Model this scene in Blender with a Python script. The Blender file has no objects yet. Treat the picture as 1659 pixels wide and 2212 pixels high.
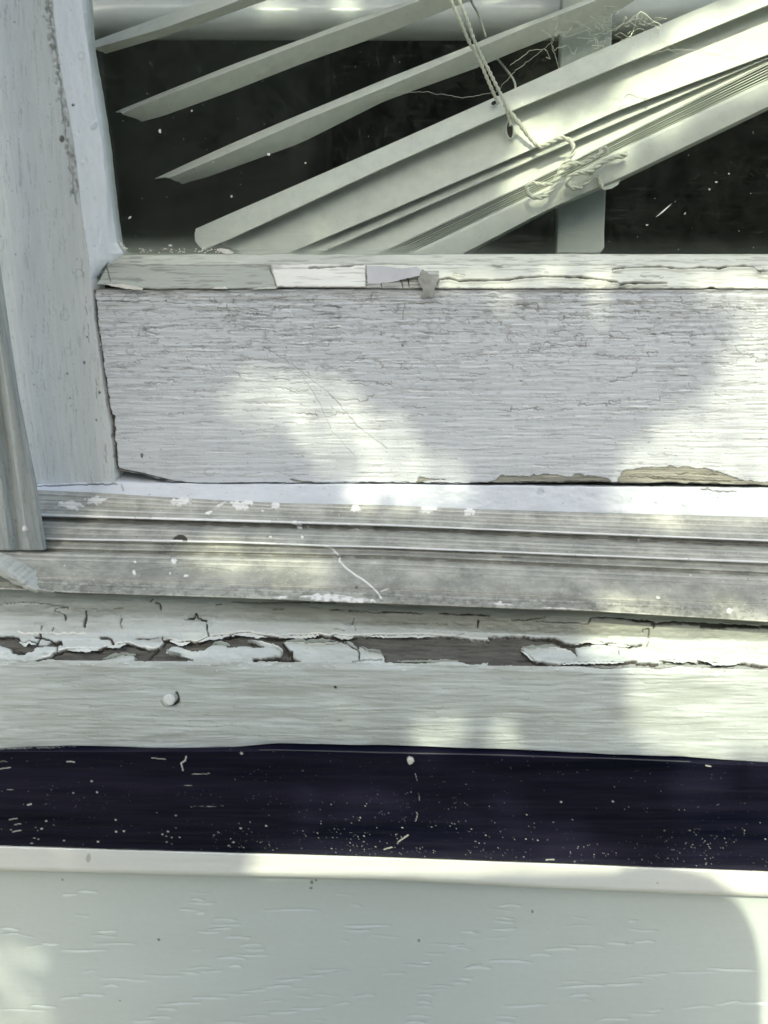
import bpy, math, numpy as np
from mathutils import Vector, Matrix
R = math.radians
# ------------------------------------------------------------------ camera, world, sun, exposure
scene = bpy.context.scene
F_PX, CX, CY = 1661.0, 829.5, 1106.0           # focal length and centre, in units of a 1659 x 2212 picture
DIST, PITCH, YAW, ROLL = 0.34, R(19.1), R(2.6), R(0.25)
fw = np.array([-math.sin(YAW)*math.cos(PITCH), math.cos(YAW)*math.cos(PITCH), -math.sin(PITCH)])
rt = np.array([math.cos(YAW), math.sin(YAW), 0.0])
up = np.cross(rt, fw)
rt, up = rt*math.cos(ROLL) - up*math.sin(ROLL), up*math.cos(ROLL) + rt*math.sin(ROLL)
CAM = -DIST*fw
cd = bpy.data.cameras.new('camera'); cam = bpy.data.objects.new('camera', cd); scene.collection.objects.link(cam)
cam.matrix_world = Matrix(((rt[0], up[0], -fw[0], CAM[0]), (rt[1], up[1], -fw[1], CAM[1]), (rt[2], up[2], -fw[2], CAM[2]), (0, 0, 0, 1)))
cd.sensor_fit = 'VERTICAL'; cd.sensor_height = 36; cd.lens = 36*F_PX/2212
cd.clip_start = 0.01; cd.clip_end = 2000
scene.camera = cam

SUN = np.array([-0.10, -0.67, 0.735]); SUN /= np.linalg.norm(SUN)     # towards the sun
world = bpy.data.worlds.new('World'); scene.world = world; world.use_nodes = True
wn = world.node_tree.nodes; wl = world.node_tree.links
sky = wn.new('ShaderNodeTexSky'); sky.sky_type = 'NISHITA'; sky.sun_disc = False
sky.sun_elevation = math.asin(SUN[2]); sky.sun_rotation = math.atan2(SUN[0], SUN[1])
sky.dust_density = 4.0; sky.air_density = 0.8; sky.ozone_density = 0.6
bg = wn['Background']; wl.new(sky.outputs[0], bg.inputs[0]); bg.inputs[1].default_value = 0.15
sd = bpy.data.lights.new('sun', 'SUN'); sd.energy = 1.5; sd.angle = R(0.53); sd.color = (1.0, 0.95, 0.76)
so = bpy.data.objects.new('sun', sd); scene.collection.objects.link(so)
so.rotation_euler = Vector(SUN).to_track_quat('Z', 'Y').to_euler()
vs = scene.view_settings; vs.view_transform = 'Standard'; vs.look = 'None'; vs.gamma = 1.0; vs.use_curve_mapping = False
vs.exposure = 1.58
vs.use_white_balance = True; vs.white_balance_temperature = 6800; vs.white_balance_tint = 3.0
scene.render.film_transparent = False
scene.cycles.max_bounces = 8; scene.cycles.transparent_max_bounces = 12

# ------------------------------------------------------------------ helpers
def U(px, py, Y):
    """the point of the plane at depth Y seen at picture point px, py"""
    px, py, Y = np.broadcast_arrays(np.asarray(px, float), np.asarray(py, float), np.asarray(Y, float))
    d = fw + ((px-CX)/F_PX)[..., None]*rt - ((py-CY)/F_PX)[..., None]*up
    return CAM + d*((Y-CAM[1])/d[..., 1])[..., None]
def proj(P):
    v = np.asarray(P)-CAM; w = v@fw
    return CX+F_PX*(v@rt)/w, CY-F_PX*(v@up)/w

_tab = np.random.default_rng(7).random((256, 256))
def vnoise(x, y, s=0):
    x = np.asarray(x, float)+s*17.31; y = np.asarray(y, float)+s*9.77
    xi = np.floor(x).astype(int); yi = np.floor(y).astype(int); fx = x-xi; fy = y-yi
    fx = fx*fx*(3-2*fx); fy = fy*fy*(3-2*fy)
    g = lambda a, b: _tab[a & 255, b & 255]
    return (g(xi, yi)*(1-fx)+g(xi+1, yi)*fx)*(1-fy)+(g(xi, yi+1)*(1-fx)+g(xi+1, yi+1)*fx)*fy
def fbm(x, y, s=0, o=4):
    t = 0; a = 0.5; n = 0
    for k in range(o):
        t = t+a*vnoise(x*2**k, y*2**k, s+k*3); n += a; a *= 0.5
    return t/n
def interp(p, x):
    p = np.asarray(p, float); xs, ys = p[:, 0], p[:, 1]
    y = np.interp(x, xs, ys)
    if len(xs) > 1:
        m0 = (ys[1]-ys[0])/(xs[1]-xs[0]); m1 = (ys[-1]-ys[-2])/(xs[-1]-xs[-2])
        g = (ys[-1]-ys[0])/(xs[-1]-xs[0])
        y = np.where(x < xs[0], ys[0]+(x-xs[0])*g, y); y = np.where(x > xs[-1], ys[-1]+(x-xs[-1])*g, y)
    return y
def rough(pts, amp, step, seed=0, closed=False):
    rng = np.random.default_rng(seed); pts = [np.array(p, float) for p in pts]
    if closed: pts = pts+[pts[0]]
    out = []
    for a, b in zip(pts[:-1], pts[1:]):
        n = max(1, int(np.hypot(*(b-a))/step)); out.append(a)
        for k in range(1, n): out.append(a+(b-a)*k/n+rng.normal(0, amp, 2))
    if not closed: out.append(pts[-1])
    return np.array(out)

def link(o, parent=None):
    scene.collection.objects.link(o)
    if parent is not None:
        o.parent = parent
        r = parent
        off = Vector((0, 0, 0))
        while r is not None: off -= r.location; r = r.parent
        o.location = off
    return o
def tag(o, label=None, cat=None, group=None, kind=None):
    if label: o['label'] = label
    if cat: o['category'] = cat
    if group: o['group'] = group
    if kind: o['kind'] = kind
    return o
def empty(name, loc, label, cat, group=None):
    o = bpy.data.objects.new(name, None); o.location = loc; o.empty_display_size = 0.02
    scene.collection.objects.link(o); return tag(o, label, cat, group)
def mesh(name, V, Fc, mats, parent=None, smooth=True, attrs=None, midx=None):
    me = bpy.data.meshes.new(name); V = np.asarray(V, np.float32)
    if isinstance(Fc, np.ndarray):
        n = len(Fc); k = Fc.shape[1]
        me.vertices.add(len(V)); me.vertices.foreach_set('co', V.ravel())
        me.loops.add(n*k); me.loops.foreach_set('vertex_index', Fc.astype(np.int32).ravel())
        me.polygons.add(n); me.polygons.foreach_set('loop_start', np.arange(0, n*k, k, dtype=np.int32))
        me.update(calc_edges=True)
    else:
        me.from_pydata([tuple(map(float, v)) for v in V], [], Fc); me.update()
    if not isinstance(mats, (list, tuple)): mats = [mats]
    for m in mats: me.materials.append(m)
    if midx is not None: me.polygons.foreach_set('material_index', np.asarray(midx, np.int32))
    me.polygons.foreach_set('use_smooth', np.full(len(me.polygons), smooth))
    for k, a in (attrs or {}).items():
        at = me.attributes.new(k, 'FLOAT', 'POINT'); at.data.foreach_set('value', np.asarray(a, np.float32).ravel())
    me.validate(); me.update()
    return link(bpy.data.objects.new(name, me), parent)

class Sheet:
    """a surface laid between traced edges: each row is (edge line, depth)"""
    def __init__(s, xs, rows, step=1.8, vertical=False, left=None, right=None):
        xs = np.asarray(xs, float)
        def build(px):
            ys, ds = [], []
            for k, (p, Y) in enumerate(rows):
                y = interp(p, px if px.ndim == 1 else px[k]); ys.append(y)
                ds.append(np.broadcast_to(np.asarray(interp(Y, px if px.ndim == 1 else px[k]) if isinstance(Y, (list, tuple)) else Y, float), y.shape))
            return ys, ds
        ys, ds = build(xs)
        ns = [max(1, int(round(np.abs(ys[k+1]-ys[k]).mean()/step))) for k in range(len(rows)-1)]
        T = [(k, t/n) for k, n in enumerate(ns) for t in range(n)]+[(len(rows)-2, 1.0)]
        P = np.array([xs]*len(T)); 
        py = np.array([ys[k]*(1-t)+ys[k+1]*t for k, t in T])
        Yd = np.array([ds[k]*(1-t)+ds[k+1]*t for k, t in T])
        if left is not None or right is not None:
            u = (xs-xs[0])/(xs[-1]-xs[0])
            for it in range(2):
                L = interp(left, py[:, 0])[:, None] if left is not None else xs[0]
                Rr = interp(right, py[:, -1])[:, None] if right is not None else xs[-1]
                P = L+u[None, :]*(Rr-L)
                py = np.array([interp(rows[k][0], P[j])*(1-t)+interp(rows[k+1][0], P[j])*t for j, (k, t) in enumerate(T)])
            gY = lambda k, x: interp(rows[k][1], x) if isinstance(rows[k][1], (list, tuple)) else np.full(len(x), float(rows[k][1]))
            Yd = np.array([gY(k, P[j])*(1-t)+gY(k+1, P[j])*t for j, (k, t) in enumerate(T)])
        s.vertical = vertical
        s.px, s.py = (py, P) if vertical else (P, py)
        s.Yd = Yd; s.disp = np.zeros_like(Yd); s.at = {}; s.keep = np.ones(Yd.shape, bool)
    def attr(s, k):
        if k not in s.at: s.at[k] = np.zeros_like(s.disp)
        return s.at[k]
    def block(s, pts, m):
        pts = np.asarray(pts); x0, y0 = pts.min(0)-m; x1, y1 = pts.max(0)+m
        i = (s.px >= x0) & (s.px <= x1) & (s.py >= y0) & (s.py <= y1)
        a = np.flatnonzero(i.any(1)); b = np.flatnonzero(i.any(0))
        if len(a) == 0 or len(b) == 0: return None
        return np.s_[a[0]:a[-1]+1, b[0]:b[-1]+1]
    def dist(s, pts, sl):
        X, Y = s.px[sl], s.py[sl]; d = np.full(X.shape, 1e9)
        for a, b in zip(pts[:-1], pts[1:]):
            v = b-a; L = v@v+1e-9
            t = np.clip(((X-a[0])*v[0]+(Y-a[1])*v[1])/L, 0, 1)
            d = np.minimum(d, np.hypot(X-a[0]-t*v[0], Y-a[1]-t*v[1]))
        return d
    def stroke(s, pts, w, depth=0.0, taper=True, **at):
        """a line of half-width w; depth is how far it is cut in (negative: stands proud)"""
        pts = np.asarray(pts, float); sl = s.block(pts, w+2)
        if sl is None: return
        we = w*(0.45+1.15*vnoise(s.px[sl]/13, s.py[sl]/13, int(abs(depth)*1e5) % 7)) if 'dirt' in at else w
        m = np.clip((we-s.dist(pts, sl))/max(1.0, w*0.5)+0.35, 0, 1)
        s.disp[sl] -= depth*m
        for k, v in at.items(): a = s.attr(k); a[sl] = np.maximum(a[sl], v*m)
    def poly(s, pts, depth=0.0, soft=1.5, **at):
        pts = np.asarray(pts, float); sl = s.block(pts, 3)
        if sl is None: return
        X, Y = s.px[sl], s.py[sl]; ins = np.zeros(X.shape, bool); q = np.roll(pts, 1, 0)
        for (x1, y1), (x2, y2) in zip(pts, q):
            if y1 == y2: continue
            c = ((y1 > Y) != (y2 > Y)) & (X < (x2-x1)*(Y-y1)/(y2-y1)+x1); ins ^= c
        m = ins.astype(float)
        if 'bare' in at: m = m*(s.attr('bare')[sl] < 0.5)
        s.disp[sl] -= depth*m
        for k, v in at.items():
            a = s.attr(k); a[sl] = np.maximum(a[sl], v*m) if v >= 0 else a[sl]*(1-m)
    def blob(s, cx, cy, rx, ry, ang=0.0, h=0.0003, seed=0, rag=0.5, **at):
        sl = s.block([(cx-rx, cy-rx), (cx+rx, cy+rx)], 4)
        if sl is None: return
        X, Y = s.px[sl]-cx, s.py[sl]-cy; c, n = math.cos(ang), math.sin(ang)
        q = np.sqrt(((X*c+Y*n)/rx)**2+((-X*n+Y*c)/ry)**2)+rag*(fbm(s.px[sl]/max(3, rx*.3), s.py[sl]/max(3, ry*.6), 40+seed)-0.5)
        m = np.clip((1-q)*max(2.0, ry*0.7), 0, 1); s.disp[sl] += h*m
        for k, v in at.items(): a = s.attr(k); a[sl] = np.maximum(a[sl], v*m)
    def world(s, disp=True):
        W = U(s.px, s.py, s.Yd)
        if disp:
            gi = np.gradient(W, axis=1); gj = np.gradient(W, axis=0); N = np.cross(gi, gj)
            N /= np.linalg.norm(N, axis=2, keepdims=True)+1e-12
            flip = np.sum(N*(CAM-W), 2, keepdims=True) < 0; N = np.where(flip, -N, N)
            W = W+N*s.disp[..., None]
        return W
    def build(s, name, mats, parent=None, skirt=0.012, ends=True):
        W = s.world(); J, I = s.disp.shape; at = {k: v for k, v in s.at.items()}
        if skirt:
            b = np.array([0, skirt, 0])
            W = np.concatenate([W[:1]+b, W, W[-1:]+b], 0)
            at = {k: np.concatenate([v[:1], v, v[-1:]], 0) for k, v in at.items()}; J += 2
            if ends:
                W = np.concatenate([W[:, :1]+b, W, W[:, -1:]+b], 1)
                W[0, 0] -= b; W[0, -1] -= b; W[-1, 0] -= b; W[-1, -1] -= b
                at = {k: np.concatenate([v[:, :1], v, v[:, -1:]], 1) for k, v in at.items()}; I += 2
        idx = np.arange(J*I).reshape(J, I)
        Fc = np.stack([idx[:-1, :-1], idx[1:, :-1], idx[1:, 1:], idx[:-1, 1:]], -1).reshape(-1, 4)
        if not s.keep.all() :
            K = np.ones((J, I), bool); o = 1 if skirt else 0; e = 1 if (skirt and ends) else 0
            K[o:J-o, e:I-e] = s.keep; K = K.ravel(); Fc = Fc[K[Fc].all(1)]
        return mesh(name, W.reshape(-1, 3), Fc, mats, parent, True, at)

def box(name, lo, hi, mat, parent=None, bevel=0.0):
    x0, y0, z0 = lo; x1, y1, z1 = hi
    V = [(x0,y0,z0),(x1,y0,z0),(x1,y1,z0),(x0,y1,z0),(x0,y0,z1),(x1,y0,z1),(x1,y1,z1),(x0,y1,z1)]
    Fc = [(0,3,2,1),(4,5,6,7),(0,1,5,4),(1,2,6,5),(2,3,7,6),(3,0,4,7)]
    o = mesh(name, V, Fc, mat, parent, False)
    if bevel:
        m = o.modifiers.new('b', 'BEVEL'); m.width = bevel; m.segments = 3
    return o
def tube_data(P, r, n=6, twist=0.0, tamp=0.0, cap=True):
    P = np.asarray(P, float); rr = np.broadcast_to(r, (len(P),)); T = np.gradient(P, axis=0); T /= np.linalg.norm(T, axis=1, keepdims=True)+1e-12
    a = np.array([0, 1.0, 0.1]); V = []
    s = 0
    for k in range(len(P)):
        if k: s += np.linalg.norm(P[k]-P[k-1])
        u = np.cross(T[k], a); u /= np.linalg.norm(u)+1e-12; v = np.cross(T[k], u)
        for j in range(n):
            t = 2*math.pi*j/n; q = rr[k]*(1+tamp*math.cos(2*(t)-s*twist)); V.append(P[k]+q*(math.cos(t)*u+math.sin(t)*v))
    Fc = [(k*n+j, k*n+(j+1) % n, (k+1)*n+(j+1) % n, (k+1)*n+j) for k in range(len(P)-1) for j in range(n)]
    if cap:
        Fc.append(tuple(range(n))[::-1]); Fc.append(tuple(range((len(P)-1)*n, len(P)*n)))
    return V, Fc
def smooth_path(P, step=0.0006):
    P = np.asarray(P, float); out = []
    Q = np.concatenate([[2*P[0]-P[1]], P, [2*P[-1]-P[-2]]])
    for k in range(1, len(Q)-2):
        a, b, c, d = Q[k-1:k+3]; n = max(2, int(np.linalg.norm(c-b)/step))
        for i in range(n):
            t = i/n; out.append(0.5*((2*b)+(-a+c)*t+(2*a-5*b+4*c-d)*t*t+(-a+3*b-3*c+d)*t**3))
    out.append(P[-1]); return np.array(out)
def tubes(name, paths, r, mat, parent=None, n=6, **k):
    V, Fc = [], []
    for p in paths:
        v, f = tube_data(p, r, n, **k); o = len(V); V += v; Fc += [tuple(i+o for i in q) for q in f]
    return mesh(name, V, Fc, mat, parent, True)
def slab(name, pts, Y, thick, mat, parent=None, curl=None):
    """a traced outline at depth Y (number, or one per point) with a real thickness"""
    pts = np.asarray(pts, float); W = U(pts[:, 0], pts[:, 1], Y); B = W+np.array([0, thick, 0]); n = len(pts)
    Fc = [tuple(range(n)), tuple(range(2*n-1, n-1, -1))]+[(k, k+n, (k+1) % n+n, (k+1) % n) for k in range(n)]
    return mesh(name, np.concatenate([W, B]), Fc, mat, parent, False)

# ------------------------------------------------------------------ materials
def nodes(name):
    m = bpy.data.materials.new(name); m.use_nodes = True; nt = m.node_tree
    b = nt.nodes['Principled BSDF']; return m, nt, b
class NB:
    def __init__(s, nt): s.nt = nt; s.tc = nt.nodes.new('ShaderNodeTexCoord').outputs['Object']
    def mapping(s, sc, loc=(0, 0, 0), rot=(0, 0, 0)):
        n = s.nt.nodes.new('ShaderNodeMapping'); n.inputs['Scale'].default_value = sc; n.inputs['Location'].default_value = loc; n.inputs['Rotation'].default_value = rot
        s.nt.links.new(s.tc, n.inputs[0]); return n.outputs[0]
    def noise(s, sc, scale=1.0, detail=4, rough=0.6, loc=(0, 0, 0), rot=(0, 0, 0), dist=0.0):
        n = s.nt.nodes.new('ShaderNodeTexNoise'); n.inputs['Scale'].default_value = scale; n.inputs['Detail'].default_value = detail
        n.inputs['Roughness'].default_value = rough; n.inputs['Distortion'].default_value = dist
        s.nt.links.new(s.mapping(sc, loc, rot), n.inputs['Vector']); return n.outputs['Fac']
    def voro(s, sc, feature='DISTANCE_TO_EDGE', rnd=1.0, loc=(0, 0, 0)):
        n = s.nt.nodes.new('ShaderNodeTexVoronoi'); n.feature = feature; n.inputs['Scale'].default_value = 1; n.inputs['Randomness'].default_value = rnd
        s.nt.links.new(s.mapping(sc, loc), n.inputs['Vector']); return n.outputs['Distance']
    def ramp(s, f, a, b, lo=0.0, hi=1.0):
        n = s.nt.nodes.new('ShaderNodeMapRange'); n.inputs[1].default_value = a; n.inputs[2].default_value = b; n.inputs[3].default_value = lo; n.inputs[4].default_value = hi
        s.nt.links.new(f, n.inputs[0]); return n.outputs[0]
    def mix(s, f, a, b):
        n = s.nt.nodes.new('ShaderNodeMix'); n.data_type = 'RGBA'
        for v, i in ((f, 0), (a, 6), (b, 7)):
            if hasattr(v, 'links') or isinstance(v, bpy.types.NodeSocket): s.nt.links.new(v, n.inputs[i])
            elif i == 0: n.inputs[0].default_value = v
            else: n.inputs[i].default_value = (*v, 1)
        return n.outputs[2]
    def math(s, op, a, b=0.0):
        n = s.nt.nodes.new('ShaderNodeMath'); n.operation = op
        for v, i in ((a, 0), (b, 1)):
            if isinstance(v, bpy.types.NodeSocket): s.nt.links.new(v, n.inputs[i])
            else: n.inputs[i].default_value = v
        return n.outputs[0]
    def attr(s, k):
        n = s.nt.nodes.new('ShaderNodeAttribute'); n.attribute_name = k; return n.outputs['Fac']
    def bump(s, b, h, strength=0.5, dist=0.0005):
        n = s.nt.nodes.new('ShaderNodeBump'); n.inputs['Strength'].default_value = strength; n.inputs['Distance'].default_value = dist
        s.nt.links.new(h, n.inputs['Height']); s.nt.links.new(n.outputs[0], b.inputs['Normal'])
DIRT_SHADE = (0.035, 0.032, 0.024)
def paint_mat(name, base, dark, grain=(25, 25, 900), strength=0.5, rgh=0.55, wood=(0.13, 0.125, 0.105), fibre=0.5, spots=0.3, extra=None):
    """weathered paint; attributes: bare = wood shows, dirt = grime in cracks and painted shade, paint = fresh white spots, age = greyer old coat and painted lip shadow"""
    m, nt, b = nodes(name); B = NB(nt)
    g = B.noise(grain, 1, 5, 0.65); mott = B.noise((30, 30, 45), 1, 4, 0.6); fine = B.noise((700, 700, 1100), 1, 2, 0.6)
    col = B.mix(B.ramp(g, 0.40, 0.62), tuple(c*(1-fibre*0.28) for c in base), base)
    col = B.mix(B.ramp(mott, 0.35, 0.72, 0, 0.55), col, dark)
    col = B.mix(B.ramp(fine, 0.30, 0.62, 0.22, 0.0), col, dark)
    sp = B.noise((260, 260, 420), 1, 3, 0.7, loc=(3, 1, 2)); col = B.mix(B.ramp(sp, 0.66, 0.76, 0, spots), col, tuple(c*0.35 for c in dark))
    if extra: col = B.mix(B.attr('age'), col, extra)
    wg = B.noise((60, 60, 1500), 1, 5, 0.7); wc = B.mix(B.ramp(wg, 0.35, 0.65), tuple(c*0.55 for c in wood), tuple(c*1.6 for c in wood))
    col = B.mix(B.attr('bare'), col, wc)
    col = B.mix(B.attr('paint'), col, (0.80, 0.81, 0.76))
    col = B.mix(B.attr('dirt'), col, DIRT_SHADE)
    nt.links.new(col, b.inputs['Base Color'])
    rg = B.ramp(B.attr('bare'), 0, 1, rgh, 0.85); nt.links.new(rg, b.inputs['Roughness'])
    h = B.math('ADD', B.math('MULTIPLY', g, 0.8), B.math('MULTIPLY', fine, 0.35))
    h = B.math('ADD', h, B.math('MULTIPLY', B.math('MULTIPLY', wg, B.attr('bare')), 1.5))
    B.bump(b, h, strength, 0.0004)
    return m
def plain(name, base, rough=0.5, metal=0.0, var=0.12, nscale=(60, 60, 60), bump=0.15, bscale=(400, 400, 400), spec=0.5):
    m, nt, b = nodes(name); B = NB(nt)
    n = B.noise(nscale, 1, 4, 0.6); col = B.mix(B.ramp(n, 0.3, 0.7), tuple(c*(1-var) for c in base), tuple(min(1, c*(1+var)) for c in base))
    nt.links.new(col, b.inputs['Base Color']); b.inputs['Roughness'].default_value = rough; b.inputs['Metallic'].default_value = metal
    b.inputs['Specular IOR Level'].default_value = spec
    if bump: B.bump(b, B.noise(bscale, 1, 3, 0.6), bump, 0.0002)
    return m
M_RAIL = paint_mat('rail paint', (0.70, 0.745, 0.78), (0.54, 0.58, 0.605), (22, 22, 900), 0.5, fibre=0.4, wood=(0.30, 0.30, 0.255))
M_STILE = paint_mat('stile paint', (0.74, 0.79, 0.785), (0.61, 0.655, 0.645), (700, 300, 22), 0.3, fibre=0.35, spots=0.5)
M_BEVEL = paint_mat('bevel paint', (0.84, 0.88, 0.90), (0.74, 0.80, 0.80), (500, 300, 30), 0.25, fibre=0.3, spots=0.15)
M_PUTTY = paint_mat('putty', (0.70, 0.74, 0.655), (0.56, 0.60, 0.52), (40, 200, 500), 0.25, fibre=0.4, extra=(0.31, 0.345, 0.30), wood=(0.30, 0.31, 0.28))
M_LEDGE = paint_mat('ledge paint', (0.66, 0.71, 0.77), (0.54, 0.59, 0.62), (30, 200, 200), 0.2, fibre=0.25)
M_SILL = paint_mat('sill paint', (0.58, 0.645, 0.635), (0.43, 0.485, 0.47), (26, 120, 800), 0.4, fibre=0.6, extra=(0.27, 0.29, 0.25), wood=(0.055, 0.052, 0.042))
M_FLAKE = plain('lifted paint', (0.68, 0.70, 0.74), 0.5)
M_CREAM = plain('clean paint', (0.78, 0.79, 0.73), 0.5)
M_LUMP = plain('cracked putty', (0.36, 0.37, 0.34), 0.85, nscale=(300, 300, 300), var=0.25, bump=0.5)

def metal_mat():
    m, nt, b = nodes('oxidised aluminium'); B = NB(nt)
    blot = B.noise((70, 90, 90), 1, 5, 0.7); streak = B.noise((8, 260, 300), 1, 4, 0.6); fine = B.noise((500, 500, 500), 1, 3, 0.7)
    col = B.mix(B.ramp(blot, 0.35, 0.68), (0.22, 0.235, 0.21), (0.50, 0.52, 0.46))
    col = B.mix(B.ramp(streak, 0.4, 0.65, 0, 0.45), col, (0.24, 0.25, 0.235))
    col = B.mix(B.ramp(fine, 0.55, 0.75, 0, 0.5), col, (0.50, 0.50, 0.46))
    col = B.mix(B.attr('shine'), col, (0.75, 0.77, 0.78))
    col = B.mix(B.attr('paint'), col, (0.78, 0.80, 0.78)); col = B.mix(B.attr('dirt'), col, DIRT_SHADE)
    nt.links.new(col, b.inputs['Base Color'])
    mt = B.math('MULTIPLY', B.math('SUBTRACT', 1.0, B.attr('paint')), 0.22); nt.links.new(mt, b.inputs['Metallic'])
    nt.links.new(B.ramp(fine, 0.3, 0.7, 0.40, 0.55), b.inputs['Roughness'])
    B.bump(b, B.math('ADD', streak, B.math('MULTIPLY', fine, 0.5)), 0.25, 0.0003); return m
M_METAL = metal_mat()
def jamb_mat():
    m, nt, b = nodes('jamb aluminium'); B = NB(nt)
    st = B.noise((500, 300, 12), 1, 5, 0.7); fine = B.noise((500, 500, 300), 1, 3, 0.7)
    col = B.mix(B.ramp(st, 0.3, 0.7), (0.25, 0.28, 0.28), (0.54, 0.59, 0.58)); col = B.mix(B.ramp(fine, 0.55, 0.75, 0, 0.4), col, (0.16, 0.16, 0.15))
    col = B.mix(B.attr('paint'), col, (0.8, 0.8, 0.78)); nt.links.new(col, b.inputs['Base Color'])
    b.inputs['Metallic'].default_value = 0.3; b.inputs['Roughness'].default_value = 0.5; B.bump(b, st, 0.3, 0.0003); return m
M_JAMB = jamb_mat()
def black_mat():
    m, nt, b = nodes('black gloss paint'); B = NB(nt)
    g = B.noise((12, 40, 110), 1, 4, 0.55); f = B.noise((60, 100, 900), 1, 3, 0.6)
    dust = B.noise((800, 800, 800), 1, 1, 0.5, loc=(5, 2, 8)); dm = B.noise((18, 30, 120), 1, 3, 0.6, loc=(9, 2, 1))
    col = B.mix(B.ramp(g, 0.35, 0.7), (0.0012, 0.0025, 0.009), (0.014, 0.013, 0.029))
    col = B.mix(B.math('MULTIPLY', B.ramp(dust, 0.70, 0.78), B.ramp(dm, 0.45, 0.68, 0.0, 0.8)), col, (0.20, 0.20, 0.25))
    col = B.mix(B.attr('paint'), col, (0.62, 0.66, 0.62)); nt.links.new(col, b.inputs['Base Color'])
    nt.links.new(B.ramp(f, 0.3, 0.7, 0.30, 0.45), b.inputs['Roughness']); b.inputs['Specular IOR Level'].default_value = 0.09; B.bump(b, B.math('ADD', f, g), 0.12, 0.0003); return m
M_BLACK = black_mat()
def vinyl(name, base):
    m, nt, b = nodes(name); B = NB(nt)
    n = B.noise((12, 12, 18), 1, 3, 0.5); f = B.noise((300, 300, 500), 1, 3, 0.6)
    col = B.mix(B.ramp(n, 0.3, 0.7), tuple(c*0.94 for c in base), base); col = B.mix(B.ramp(f, 0.3, 0.6, 0.12, 0), col, tuple(c*0.75 for c in base))
    sp = B.noise((90, 90, 90), 1, 4, 0.75, loc=(1, 7, 3)); col = B.mix(B.ramp(sp, 0.74, 0.80, 0, 0.35), col, (0.2, 0.2, 0.17))
    col = B.mix(B.attr('dirt'), col, (0.16, 0.16, 0.13)); nt.links.new(col, b.inputs['Base Color']); b.inputs['Roughness'].default_value = 0.42
    B.bump(b, f, 0.12, 0.0002); return m
M_VINYL = vinyl('siding vinyl', (0.575, 0.65, 0.63)); M_TRIM = vinyl('channel vinyl', (0.72, 0.76, 0.72))
M_SLAT = plain('blind slat vinyl', (0.77, 0.785, 0.75), 0.42, var=0.06, nscale=(220, 220, 260), bump=0.12)
M_CORD = plain('cotton cord', (0.76, 0.76, 0.68), 0.8, var=0.15, nscale=(900, 900, 900))
M_TUBE = plain('white enamel', (0.74, 0.78, 0.78), 0.22, var=0.05)
M_POST = plain('pale plastic', (0.80, 0.84, 0.80), 0.5, var=0.06)
M_WEB = plain('spider silk', (0.85, 0.85, 0.78), 0.6, bump=0)
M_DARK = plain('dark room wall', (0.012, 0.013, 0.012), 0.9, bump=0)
M_CAULK = plain('crusted caulk', (0.46, 0.49, 0.46), 0.8, nscale=(150, 150, 150), var=0.2, bump=0.6, bscale=(300, 300, 300))
def glass_mat():
    m, nt, b = nodes('dirty window glass'); B = NB(nt); nt.nodes.remove(b)
    out = nt.nodes['Material Output']; tr = nt.nodes.new('ShaderNodeBsdfTransparent'); tr.inputs[0].default_value = (0.955, 0.975, 0.955, 1)
    gl = nt.nodes.new('ShaderNodeBsdfGlossy'); gl.inputs['Roughness'].default_value = 0.02
    fr = nt.nodes.new('ShaderNodeFresnel'); geo = nt.nodes.new('ShaderNodeNewGeometry'); nt.links.new(B.ramp(geo.outputs['Backfacing'], 0, 1, 1.45, 1/1.45), fr.inputs[0])
    mx = nt.nodes.new('ShaderNodeMixShader'); nt.links.new(fr.outputs[0], mx.inputs[0]); nt.links.new(tr.outputs[0], mx.inputs[1]); nt.links.new(gl.outputs[0], mx.inputs[2])
    df = nt.nodes.new('ShaderNodeBsdfDiffuse'); df.inputs[0].default_value = (0.55, 0.62, 0.53, 1)
    cloud = B.noise((130, 60, 90), 1, 8, 0.85, dist=0.6); scr = B.noise((60, 60, 1100), 1, 3, 0.6, rot=(0, 0.3, 0)); dots = B.noise((600, 600, 600), 1, 2, 0.6)
    f = B.ramp(cloud, 0.40, 0.72, 0.002, 0.026); f = B.math('ADD', f, B.ramp(scr, 0.60, 0.75, 0, 0.03)); f = B.math('ADD', f, B.ramp(dots, 0.66, 0.76, 0, 0.10))
    f = B.math('ADD', f, B.attr('dirt'))
    m2 = nt.nodes.new('ShaderNodeMixShader'); nt.links.new(f, m2.inputs[0]); nt.links.new(mx.outputs[0], m2.inputs[1]); nt.links.new(df.outputs[0], m2.inputs[2])
    nt.links.new(m2.outputs[0], out.inputs[0]); return m
M_GLASS = glass_mat()

# ------------------------------------------------------------------ the setting
ground_m, nt, b = nodes('lawn'); B = NB(nt)
nt.links.new(B.mix(B.ramp(B.noise((9, 9, 9), 1, 6, 0.7), 0.3, 0.7), (0.06, 0.08, 0.03), (0.16, 0.17, 0.09)), b.inputs['Base Color']); b.inputs['Roughness'].default_value = 1.0
tag(mesh('ground', [(-400, -400, -1.2), (400, -400, -1.2), (400, 400, -1.2), (-400, 400, -1.2)], [(0, 1, 2, 3)], ground_m, smooth=False), kind='structure')
path_m = plain('concrete path', (0.17, 0.17, 0.155), 0.9, nscale=(20, 20, 20))
tag(mesh('path', [(-6, -3.2, -1.196), (6, -3.2, -1.196), (6, -0.05, -1.196), (-6, -0.05, -1.196)], [(0, 1, 2, 3)], path_m, smooth=False), kind='structure')
def wall(name, lo, hi, m): return tag(box(name, lo, hi, m), kind='structure')
M_HOUSE = vinyl('house wall vinyl', (0.60, 0.65, 0.64))
wall('wall', (-1.6, 0.014, -1.2), (1.6, 0.10, 0.078), M_DARK)
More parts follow.
